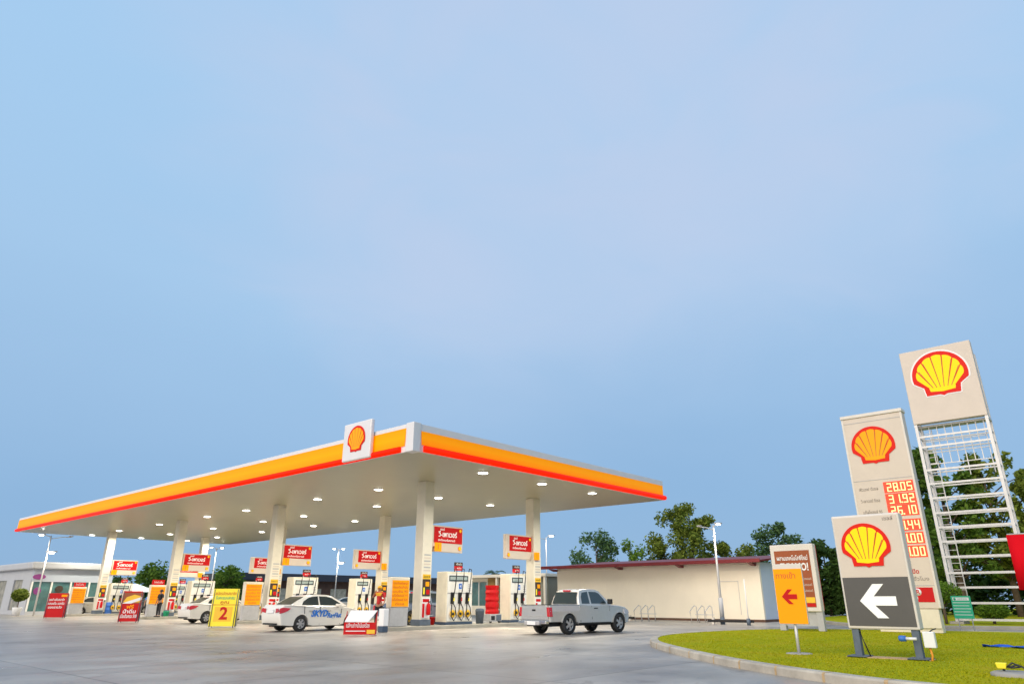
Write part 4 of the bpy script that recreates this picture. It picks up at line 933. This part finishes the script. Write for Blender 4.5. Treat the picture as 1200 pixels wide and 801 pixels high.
# red banner at the right edge
t = thing('banner', (25.0, 1.9, .14), 'plain red banner on poles at the right edge', 'banner')
mb = MB(); n = 10; vs = []
for j in range(2):
    for i in range(n + 1): vs.append((.03 * math.sin(i * 1.3), 1.02 - i * .2, 1.40 if j == 0 else 2.90))
vs += [(x + .02, y, z) for x, y, z in vs]
k = n + 1; fs = [(i, i + 1, k + i + 1, k + i) for i in range(n)] + [(2 * k + i, 3 * k + i, 3 * k + i + 1, 2 * k + i + 1) for i in range(n)] + [(k + i, k + i + 1, 3 * k + i + 1, 3 * k + i) for i in range(n)] + [(i + 1, i, 2 * k + i, 2 * k + i + 1) for i in range(n)] + [(0, k, 3 * k, 2 * k), (n, 2 * k + n, 3 * k + n, k + n)]
mb.add(vs, fs, 'banner_red', True); mb.build('fabric', t)
for y in (-.98,):
    mb = MB(); mb.tube([(.05, y, 0), (.05, y, 2.95)], .03, 'galv', 8); mb.build('pole', t)
mb = MB(); mb.tube([(.04, 1.0, 2.92), (.04, -1.0, 2.92)], .02, 'galv', 8); mb.build('rail', t)
# flood light on a pad, blue sheet
t = thing('flood_light', (14.5, 2.0, .14), 'yellow ground flood light with black cables on round concrete pad', 'flood light')
mb = MB(); mb.lathe([(.36, -.05), (.36, .04), (.31, .06)], (0, 0, 0), (0, 0, 1), 'concrete_pad', 24); mb.build('pad', t)
mb = MB(); mb.prism([(-.06, .0), (.06, .0), (.08, .09), (-.08, .09)], lambda a_, b_, d_: (-.08 + d_, .18 + a_, .10 + b_), 0, .11, 'yellow_bright'); mb.build('lamp_body', t, bevel=.015)
mb = MB()
for k in range(3): mb.tube([(-.05, .12 - k * .03, .12), (-.0, .03 - k * .04, .19 - k * .03), (.04, -.08, .14), (.0, -.18 - .03 * k, .08), (.08, -.27, .075)], .014, 'black', 6)
mb.build('cable', t)
mb = MB(); mb.tube([(-.02, .16, .07), (-.02, .16, .14)], .02, 'black', 8); mb.build('stem', t)
t = thing('plastic_sheet', (22.5, 2.6, .15), 'bright blue plastic sheet lying on the lawn', 'sheet')
mb = MB(); n = 14; vs = []
for i in range(n + 1):
    u_ = i / n
    for j in range(4): vs.append((-.05 - .35 * u_ + j * (.30 + .1 * u_) * u_, 1.1 - 2.6 * u_, .02 + .04 * math.sin(i * 1.9 + j * 2) * (1 if 0 < j < 3 else .3)))
mb.add(vs, [(i * 4 + j, i * 4 + j + 1, i * 4 + j + 5, i * 4 + j + 4) for i in range(n) for j in range(3)], 'blue_cloth', True); o = mb.build('sheet', t); sd = o.modifiers.new('solid', 'SOLIDIFY'); sd.thickness = .01

# ------------------------------------------------------------------ buildings
# long cream building on the right
t = thing('long_building', (42.8, 17.85, 0), 'long low cream building with dark red mono pitch roof edge', 'building')
mb = MB(); mb.box(0, .22, 0, 15.6, .141, 3.42, 'wall_cream'); mb.build('front_wall', t)
mb = MB(); mb.box(.22, 7, 0, .2, .141, 3.42, 'wall_shade_blue'); mb.build('end_wall', t)  # bluish shade of this side is in the wall colour
mb = MB(); mb.box(.22, 7, 15.4, 15.6, 0, 3.42, 'wall_shade_blue'); mb.box(7, 7.2, 0, 15.6, 0, 3.3, 'wall_cream'); mb.build('rear_wall', t)
mb = MB(); mb.box(-.03, .24, -.03, 15.62, 0, .14, 'wall_brown'); mb.box(.24, 7, -.03, .2, 0, .14, 'wall_brown'); mb.build('plinth', t)
mb = MB(); mb.prism([(-.9, 3.40), (7.5, 4.1), (7.5, 4.2), (-.9, 3.50)], lambda a_, b_, d_: (a_, d_, b_), -.45, 16.6, 'roof_red')
ro = mb.build('roof', t)
mb = MB(); mb.box(-.98, -.9, -.5, 16.65, 3.36, 3.58, 'roof_red'); mb.build('roof_edge', ro, bevel=.02)
for y in (.1, 5.0, 9.7, 15.5):
    mb = MB(); mb.prism([(-.88, 3.36), (-.1, 3.36), (-.1, 3.2), (-.3, 3.2)], lambda a_, b_, d_: (a_, d_, b_), y, y + .25, 'roof_red'); mb.build('bracket', t)
mb = MB(); F = FX(-.004, 2.3 - .0, 0)
for a0, a1, z0, z1 in ((.0, .05, .4, 2.3), (1.35, 1.40, .4, 2.3), (0, 1.4, 2.3, 2.35)): rect(mb, F, a0 - .5, a1 - .5, z0, z1, 0, .03, 'sign_frame')
mb.build('door_frame', t)
# kiosk with glass front behind the pumps
t = thing('kiosk', (46.0, 36.9, 0), 'small flat roofed kiosk with green glass front behind the pumps', 'building')
mb = MB(); mb.box(-.6, 6, -.2, 10.6, 3.02, 3.26, 'wall_cream'); mb.build('roof', t, bevel=.02)
mb = MB(); mb.box(0, .2, 0, 5.4, 0, 3.02, 'wall_taupe'); mb.box(.2, 6, 0, .2, 0, 3.02, 'wall_taupe'); mb.box(.2, 6, 10.2, 10.4, 0, 3.02, 'wall_cream'); mb.box(5.8, 6, .2, 10.2, 0, 3.02, 'wall_cream'); mb.box(0, .2, 6.8, 10.4, 0, .75, 'wall_cream'); mb.box(0, .2, 6.8, 10.4, 2.7, 3.02, 'wall_cream'); mb.build('wall', t)
mb = MB(); mb.box(.05, .15, 5.4, 6.8, 0, 3.02, 'wood_ochre'); mb.build('door', t)
mb = MB(); mb.box(.08, .12, 6.8, 10.2, .75, 2.7, 'shop_glass'); w_ = mb.build('window', t)
mb = MB()
for y in (6.8, 7.8, 8.9, 10.1):
    mb = MB(); mb.box(-.02, .08, y, y + .1, .75, 2.7, 'white_metal'); mb.build('mullion', w_)
for y in (-.1, 5.2, 10.2):
    mb = MB(); mb.box(-.5, -.3, y, y + .2, 0, 3.02, 'wall_cream'); mb.build('pillar', t)
# bench in front of the kiosk
t = thing('bench', (45.2, 42.5, 0), 'pale low bench in front of the kiosk window', 'bench'); mb = MB(); mb.box(-.2, .2, -1.2, 1.2, .42, .5, 'sign_frame'); mb.build('seat', t)
for y in (-1, 1):
    mb = MB(); mb.box(-.15, .15, y - .05, y + .05, 0, .42, 'grey_metal'); mb.build('leg', t)
# white storage shed next to it
t = thing('white_shed', (49.0, 33.2, 0), 'plain white shed between kiosk and long building', 'shed')
mb = MB(); mb.box(0, 4, 0, 4.6, 0, 3.1, 'wall_white'); mb.build('wall', t); mb = MB(); mb.box(-.2, 4.2, -.2, 4.8, 3.1, 3.2, 'roof_dark' if 0 else 'wall_white'); mb.build('roof', t)
# left shop
t = thing('shop_building', (19.2, 72.5, 0), 'white and lilac shop with glazed front at far left', 'building')
mb = MB(); mb.box(-.35, 6.6, -.35, .8, 3.72, 4.34, 'wall_white'); mb.box(-.35, .6, .8, 34, 3.72, 4.34, 'wall_white'); mb.box(.6, 6.6, .8, 34, 3.9, 4.2, 'wall_white'); mb.build('roof', t, bevel=.15, bseg=4)
mb = MB(); mb.box(0, 6.4, 0, .25, 2.7, 3.72, 'wall_lilac'); mb.box(0, .25, .25, 33, 2.9, 3.72, 'wall_white'); mb.box(0, .25, .25, 33, 0, .35, 'wall_white'); mb.box(0, 6.4, .0, .25, 0, .3, 'wall_white'); mb.box(6.2, 6.4, .25, 33, 0, 3.72, 'wall_cream')
for y in range(0, 33, 5): mb.box(-.02, .3, y + .3, y + 2.6, .35, 2.9, 'wall_white')
mb.build('wall', t)
mb = MB(); mb.box(.15, 6.2, .12, .16, .3, 2.7, 'shop_glass'); gl = mb.build('shop_window', t)
mb = MB()
for x in (0, 1.5, 3.0, 4.5, 6.1):
    mb = MB(); mb.box(x, x + .12, .0, .12, .3, 2.7, 'white_metal'); mb.build('mullion', gl)
mb = MB(); mb.box(.12, .16, .3, 33, .35, 2.9, 'shop_inside'); mb.build('side_window', t)
mb = MB(); mb.prism([(.45 + .5 * math.cos(R(k * 18)), 3.1 + .22 * math.sin(R(k * 18))) for k in range(20)], lambda a_, b_, d_: (a_, -d_, b_), .0, .06, 'purple'); so_ = mb.build('shop_sign', t)
mb = MB(); text(mb, FY(.45, -.062, 0), 'COFFEE', .2, 0, 3.1, 0, 'white', bold=.02) if False else None
mb = MB(); mb.prism([(.55 + .3 * math.cos(R(k * 24)), 1.95 + .3 * math.sin(R(k * 24))) for k in range(15)], lambda a_, b_, d_: (a_, -d_, b_), -.08, -.04, 'purple'); mb.build('window_sticker', gl); mb = MB(); mb.prism([(2.2 + .32 * math.cos(R(k * 24)), 2.1 + .3 * math.sin(R(k * 24))) for k in range(15)], lambda a_, b_, d_: (a_, -d_, b_), -.08, -.04, 'poster_dark'); mb.build('window_sticker', gl)
# low dark building behind the pumps
t = thing('dark_building', (52.0, 100.0, 0), 'long low brown building with flat dark roof beyond the forecourt', 'building')
mb = MB(); mb.box(0, 40, 0, 8, 0, 3.9, 'wall_brown'); mb.build('wall', t)
mb = MB(); mb.box(-.8, 41, -1.5, 9, 3.9, 4.9, 'roof_dark'); mb.build('roof', t)
for k in range(8):
    mb = MB(); mb.box(2 + k * 4.8, 5 + k * 4.8, -.06, .0, .6, 2.8, 'shop_inside'); mb.build('window', t)
# tent
t = thing('gazebo_tent', (27.0, 70.5, 0), 'pop up tent with pale blue roof and green sides', 'tent')
mb = MB(); mb.add([(-1.6, -1.6, 1.9), (1.6, -1.6, 1.9), (1.6, 1.6, 1.9), (-1.6, 1.6, 1.9), (0, 0, 2.6)], [(0, 1, 4), (1, 2, 4), (2, 3, 4), (3, 0, 4), (3, 2, 1, 0)], 'tent_blue'); mb.build('roof', t)
mb = MB(); mb.box(-1.55, 1.55, 1.5, 1.54, 0, 1.9, 'tent_green'); mb.box(1.5, 1.54, -1.5, 1.5, 0, 1.9, 'tent_green'); mb.build('side_cloth', t)
for sx in (-1.5, 1.5):
    for sy in (-1.5, 1.46):
        mb = MB(); mb.tube([(sx, sy, 0), (sx, sy, 1.9)], .03, 'galv', 6); mb.build('pole', t)

# racks and wheel stops by the long building
def hoop(x, y, label):
    t = thing('bike_rack', (x, y, 0), label, 'bike rack', 'metal hoop racks by the long building')
    for k in range(3):
        mb = MB(); o = k * .5
        mb.tube([(0, o - .0, 0), (0, o, .85), (-.1, o + .1, .92), (-.7, o + .1, .6), (-.7, o, 0)], .025, 'galv', 6); mb.build('hoop', t)
    mb = MB(); mb.box(-.05, 0.05, -.1, 1.1, .4, .44, 'galv'); mb.build('rail', t)
hoop(40.6, 24.0, 'silver hoop rack nearer the pickup by the long wall'); hoop(40.4, 20.0, 'silver hoop rack nearer the lamp post by the long wall')
for k, (x, y, lb) in enumerate([(40.2, 26.6, 'low dark wheel stop bar left of the hoop racks'), (37.6, 17.6, 'low dark wheel stop bar behind the lamp post by the long wall'), (39.5, 30.5, 'low dark wheel stop bar just right of the pickup nose')]):
    t = thing('wheel_stop', (x, y, 0), lb, 'wheel stop', 'wheel stops by the long building'); mb = MB(); mb.box(-.08, .08, -1.3, 1.3, .12, .24, 'under'); mb.build('bar', t, bevel=.02)
    for s in (-1, 1):
        mb = MB(); mb.box(-.06, .06, s - .06, s + .06, 0, .35, 'sign_frame'); mb.build('foot', t)
t = thing('white_post', (37.4, 16.5, 0), 'slender white pipe post on dark foot before the end of the long wall', 'post')
mb = MB(); mb.tube([(0, 0, .3), (0, 0, 2.3)], .03, 'white', 8); mb.build('pipe', t); mb = MB(); mb.tube([(0, 0, 0), (0, 0, .32)], .10, 'slate', 10); mb.build('foot', t)

# ------------------------------------------------------------------ street lamps
def street_lamp(x, y, h, label, heads, r=.07, sleeve=False, power=0):
    t = thing('street_lamp', (x, y, 0), label, 'street lamp', 'street lamps')
    mb = MB(); mb.tube([(0, 0, 0), (0, 0, h * .5), (0, 0, h)], [r, r * .8, r * .55], 'galv', 10); mb.build('pole', t)
    if sleeve:
        mb = MB(); mb.tube([(0, 0, .35), (0, 0, 1.35)], .12, 'wall_white', 10); mb.tube([(0, 0, 0), (0, 0, .35)], .13, 'slate', 10); mb.build('sleeve', t)
    for (dx, dy, z, s, on) in heads:
        hd = MB(); hd.tube([(0, 0, z - .15), (dx * .6, dy * .6, z), (dx, dy, z)], .03, 'galv', 6); ao = hd.build('arm', t)
        hd = MB(); hd.box(dx - s, dx + s, dy - s, dy + s, z + .02, z + .10, 'grey_metal'); ho = hd.build('lamp_head', ao, bevel=.02)
        if on:
            hd = MB(); hd.lathe([(s * .3, -s * .35), (s * .6, -s * .2), (s * .7, 0)], (dx, dy, z + .015), (0, 0, 1), 'flood_face', 12); hd.build('glowing_lens', ho)
            if power and on != 2:
                pl_ = bpy.data.lights.new('street_lamp_light', 'AREA'); pl_.shape = 'DISK'; pl_.size = .4; pl_.energy = power * .6; pl_.color = (1, .88, .68); pl_.spread = R(170)
                po_ = bpy.data.objects.new('lamp', pl_); C.objects.link(po_); po_.parent = ho; po_.location = (dx, dy, z - .25)
street_lamp(18.9, 69.0, 6.3, 'street lamp with two glowing heads before the far left shop', [(-.6, .5, 6.35, .24, True), (1.2, -1.0, 6.2, .14, False), (.2, -.3, 4.95, .34, True)], power=110)
street_lamp(45.6, 65.8, 6.45, 'street lamp with three glowing heads seen above the sedan roof', [(-.35, .35, 6.4, .18, True), (.35, -.35, 6.4, .18, True), (.25, -.25, 4.95, .34, True)], power=110)
street_lamp(54.5, 43.9, 7.0, 'street lamp with one glowing head left of the long building roof', [(.35, -.4, 7.1, .26, True), (-.6, .6, 6.9, .16, False)], power=110)
street_lamp(37.9, 18.2, 5.25, 'street lamp standing in front of the long cream wall', [(.15, -.25, 5.3, .17, True), (-.5, .6, 5.15, .12, False)], sleeve=True, r=.08, power=160)
street_lamp(35.0, 72.2, 6.3, 'street lamp with twin glowing heads under the far canopy edge', [(-.4, .35, 6.3, .18, True), (.4, -.35, 6.25, .18, True)], power=110)

# ------------------------------------------------------------------ trees
def tree(x, y, h, rx, label, leaf, n, ls, cb=.35, trunk=.16, clumps=14, sparse=1.0, name='tree', seed=0, group='trees beyond the station'):
    rnd = random.Random(seed + int(x * 13 + y * 7)); t = thing(name, (x, y, 0), label, 'tree', group)
    mb = MB(); c0 = h * cb
    top = (rnd.uniform(-.3, .3) * rx * .4, rnd.uniform(-.3, .3) * rx * .4, h * .82)
    mb.tube([(0, 0, 0), (top[0] * .2, top[1] * .2, h * .3), (top[0] * .6, top[1] * .6, h * .6), top], [trunk, trunk * .8, trunk * .5, trunk * .15], 'bark', 8)
    cl = []
    for k in range(clumps):
        a_ = rnd.uniform(0, 6.283); zf = (k + rnd.random()) / clumps; z = c0 + (h - c0) * zf * .92
        prof = math.sqrt(max(.05, 1 - (abs(zf - .42) / .62) ** 2)); rr = rx * prof * rnd.uniform(.35, 1.0)
        p = Vector((math.cos(a_) * rr, math.sin(a_) * rr, z)); cr = rx * rnd.uniform(.22, .42) * sparse; cl.append((p, cr))
        zs = max(h * .2, z - rr * rnd.uniform(.5, 1.0)); zs = min(zs, h * .8); f_ = zs / (h * .82); st = Vector((top[0] * f_, top[1] * f_, zs))
        mb.tube([st, st.lerp(p, .5) + Vector((0, 0, .1 * rr)), p], [trunk * .35 * (1 - .5 * f_), trunk * .2, trunk * .06], 'bark', 5)
    mb.build('trunk', t)
    vs = []; fs = []
    for i in range(n):
        p, cr = cl[rnd.randrange(len(cl))]
        d = Vector((rnd.gauss(0, 1), rnd.gauss(0, 1), rnd.gauss(0, .8))); d = d.normalized() * cr * (rnd.random() ** .45)
        q = p + d; q.z = max(q.z, c0 * .6)
        a = Vector((rnd.gauss(0, 1), rnd.gauss(0, 1), rnd.gauss(0, .7))).normalized(); b = a.cross(Vector((rnd.gauss(0, 1), rnd.gauss(0, 1), rnd.gauss(0, 1)))).normalized()
        s_ = ls * rnd.uniform(.6, 1.3); k = len(vs)
        vs += [q - a * s_, q + b * s_ * .5, q + a * s_, q - b * s_ * .5]; fs.append((k, k + 1, k + 2, k + 3))
    mb = MB(); mb.add(vs, fs, leaf); mb.build('crown', t, norm=False)
    return t
tree(69.8, 48.5, 8.8, 3.2, 'loose bluish green tree above the left end of the red roof', 'leaf_bluish', 2600, .20, .45, sparse=.9)
tree(71.9, 45.4, 7.7, 2.0, 'small bright green tree between two larger trees over the red roof', 'leaf_fresh', 1600, .17, .4)
tree(77.0, 46.0, 5.8, 2.2, 'low dark bush like tree just left of the biggest roofline tree', 'leaf_dark', 1600, .2, .3)
tree(75.4, 39.2, 11.8, 4.3, 'biggest olive green tree rising over the red roof', 'leaf_olive', 8500, .20, .34, trunk=.25, clumps=44, sparse=.62)
tree(75.0, 42.6, 8.4, 3.0, 'smaller olive tree at the left shoulder of the biggest roofline tree', 'leaf_olive', 2600, .22, .3)
tree(80.5, 35.8, 7.6, 3.2, 'low olive tree at the right shoulder of the biggest roofline tree', 'leaf_olive', 2600, .22, .3)
tree(88, 33.8, 10.2, 3.6, 'bluish tree near the right end of the red roof', 'leaf_bluish', 3200, .24, .4, clumps=16, sparse=.85)
# dense dark trees behind the poster sign
for (x, y, h, r_, lb) in [(56.5, 20.4, 4.9, 1.6, 'dark dense tree at the right end of the long building'), (57.0, 18.6, 5.7, 1.7, 'dark dense tree right behind the brown poster sign'), (57.4, 16.9, 5.1, 1.7, 'dark dense tree showing left of the arrow sign'), (58.5, 15.0, 5.8, 2.0, 'dark dense tree hidden behind the price sign')]:
    tree(x, y, h, r_, lb, 'leaf_dark', 5200, .2, .08, clumps=26, sparse=1.1, seed=3)
# big trees behind the tower
for (x, y, h, r_, lb, lf, n) in [(60.5, 12.8, 11.8, 3.4, 'tall airy tree behind the left edge of the tower sign', 'leaf_green', 4200), (59.0, 10.2, 12.6, 3.2, 'tallest airy tree straight behind the tower ladder frame', 'leaf_green', 5200),
                          (61.5, 7.4, 11.9, 3.2, 'tall olive tree behind the right edge of the tower sign', 'leaf_olive', 5200), (59.5, 4.6, 9.6, 2.8, 'olive tree at the right picture edge behind the red banner', 'leaf_olive', 4200), (70, 11.6, 6.0, 3.0, 'dark tree deep behind the tower', 'leaf_dark', 4500), (70, 6.5, 5.6, 3.0, 'dark tree deep behind the red banner', 'leaf_dark', 4200)]:
    tree(x, y, h, r_, lb, lf, n, .22, .24, trunk=.24, clumps=44, sparse=.62, seed=5)
# left trees
tree(33.7, 83.4, 4.7, 2.6, 'round green tree between the two left canopy signs', 'leaf_green', 4200, .2, .15, clumps=22, sparse=1.15)
tree(42.8, 84.8, 5.1, 2.1, 'round green tree behind the yellow number 2 board', 'leaf_green', 3400, .2, .15, clumps=20, sparse=1.1)
tree(50, 98, 3.6, 4.0, 'low dark shrubbery tree left of the dark roofed building', 'leaf_dark', 3800, .25, .1, clumps=20)
tree(33, 98, 3.4, 4.5, 'low dark shrubbery tree behind the tent', 'leaf_dark', 3800, .25, .1, clumps=20)
# hedge mass that reads as one
rnd = random.Random(11); vs = []; fs = []
for i in range(15000):
    u_ = rnd.random(); x = 66 + 22 * u_ * .4 + rnd.gauss(0, 1.0); y = 26 - 50 * u_ + rnd.gauss(0, .6); hh = 2.4 + .6 * math.sin(u_ * 23) + .5 * math.sin(u_ * 61); z = hh * rnd.random() ** .7
    a = Vector((rnd.gauss(0, 1), rnd.gauss(0, 1), rnd.gauss(0, .7))).normalized(); b = a.cross(Vector((rnd.gauss(0, 1), rnd.gauss(0, 1), rnd.gauss(0, 1)))).normalized(); q = Vector((x, y, z)); k = len(vs); s_ = rnd.uniform(.14, .32)
    vs += [q - a * s_, q + b * s_ * .5, q + a * s_, q - b * s_ * .5]; fs.append((k, k + 1, k + 2, k + 3))
mb = MB(); mb.add(vs, fs, 'leaf_dark'); tag(mb.build('undergrowth', norm=False), 'dark mass of undergrowth behind the signs', 'undergrowth', kind='stuff')
# palms
def palm(x, y, h, n, L_, label, trunk=.12):
    t = thing('palm_tree', (x, y, 0), label, 'palm', 'palms'); rnd = random.Random(int(x))
    mb = MB(); mb.tube([(0, 0, 0), (.05, 0, h * .5), (0, 0, h)], [trunk, trunk * .8, trunk * .7], 'bark', 8); mb.build('trunk', t)
    mb = MB()
    for k in range(n):
        a_ = 6.283 * k / n + rnd.uniform(-.2, .2); e = rnd.uniform(.1, 1.1); pts = []
        for i in range(7):
            s_ = i / 6; pts.append(Vector((math.cos(a_) * L_ * s_ * math.cos(e * .6), math.sin(a_) * L_ * s_ * math.cos(e * .6), h + L_ * (math.sin(e) * s_ - .75 * s_ * s_))))
        sd = Vector((-math.sin(a_), math.cos(a_), 0)); vs = []; fs = []
        for i in range(6):
            for s2 in (-1, 1):
                for q in range(2):
                    p = pts[i].lerp(pts[i + 1], q * .5); d = (pts[i + 1] - pts[i]).normalized(); tip = p + (sd * s2 * .8 + d * .5 - Vector((0, 0, .35))) * L_ * .28 * math.sin(math.pi * (i + 1) / 7.5)
                    b = len(vs); vs += [p, p + d * .07, tip]; fs.append((b, b + 1, b + 2))
        mb.add(vs, fs, 'leaf_dark')
    mb.build('crown', t, norm=False)
palm(54.9, 51.1, 3.7, 18, 1.5, 'small palm sticking up behind the kiosk roof')
palm(55.2, 18.9, 4.9, 20, 1.8, 'palm crown behind the top of the brown poster sign')
# clipped bushes
def bush(x, y, z, r, label, leg=.5):
    t = thing('clipped_bush', (x, y, 0.12), label, 'bush', 'clipped bushes'); rnd = random.Random(int(x * 10))
    mb = MB(); mb.tube([(0, 0, 0), (0, 0, z)], .07, 'bark', 7)
    for k in range(5): mb.tube([(0, 0, z * .5), (math.cos(k * 1.26) * r * .6, math.sin(k * 1.26) * r * .6, z)], .03, 'bark', 5)
    mb.build('stem', t); vs = []; fs = []
    for i in range(2600):
        d = Vector((rnd.gauss(0, 1), rnd.gauss(0, 1), rnd.gauss(0, 1))).normalized() * rnd.random() ** .3; q = Vector((d.x * r, d.y * r, z + d.z * r * .55)) * 1
        q += Vector((math.sin(d.y * 9), math.sin(d.x * 8), math.sin(d.x * 7 + d.y * 5))) * .04
        a = Vector((rnd.gauss(0, 1), rnd.gauss(0, 1), rnd.gauss(0, 1))).normalized(); b = a.orthogonal().normalized(); k = len(vs); s_ = rnd.uniform(.04, .075)
        vs += [q - a * s_, q + b * s_ * .6, q + a * s_, q - b * s_ * .6]; fs.append((k, k + 1, k + 2, k + 3))
    mb = MB(); mb.add(vs, fs, 'leaf_fresh' if r < 2 else 'leaf_green'); mb.build('foliage', t, norm=False)
bush(41.6, 8.15, 1.5, .95, 'clipped bush behind the green sign'); bush(43.0, 6.35, .62, .75, 'flat clipped bush right of the green sign'); bush(44.0, 4.0, .75, .7, 'clipped bush at the right picture edge')
# potted round plant near the shop
t = thing('potted_plant', (17.9, 69.9, 0), 'round orange green plant in a white pot by the left shop', 'plant'); mb = MB(); mb.lathe([(.25, 0), (.35, .6), (.35, .65)], (0, 0, 0), (0, 0, 1), 'white', 14); mb.tube([(0, 0, .6), (0, 0, 1.1)], .04, 'bark'); mb.build('pot', t)
vs = []; fs = []; rnd = random.Random(2)
for i in range(1200):
    d = Vector((rnd.gauss(0, 1), rnd.gauss(0, 1), rnd.gauss(0, 1))).normalized() * rnd.random() ** .3; q = Vector((d.x * .62, d.y * .62, 1.6 + d.z * .5)); a = Vector((rnd.gauss(0, 1), rnd.gauss(0, 1), rnd.gauss(0, 1))).normalized(); b = a.orthogonal().normalized(); k = len(vs)
    vs += [q - a * .1, q + b * .06, q + a * .1, q - b * .06]; fs.append((k, k + 1, k + 2, k + 3))
mb = MB(); mb.add(vs, fs, 'leaf_olive'); mb.build('foliage', t, norm=False)
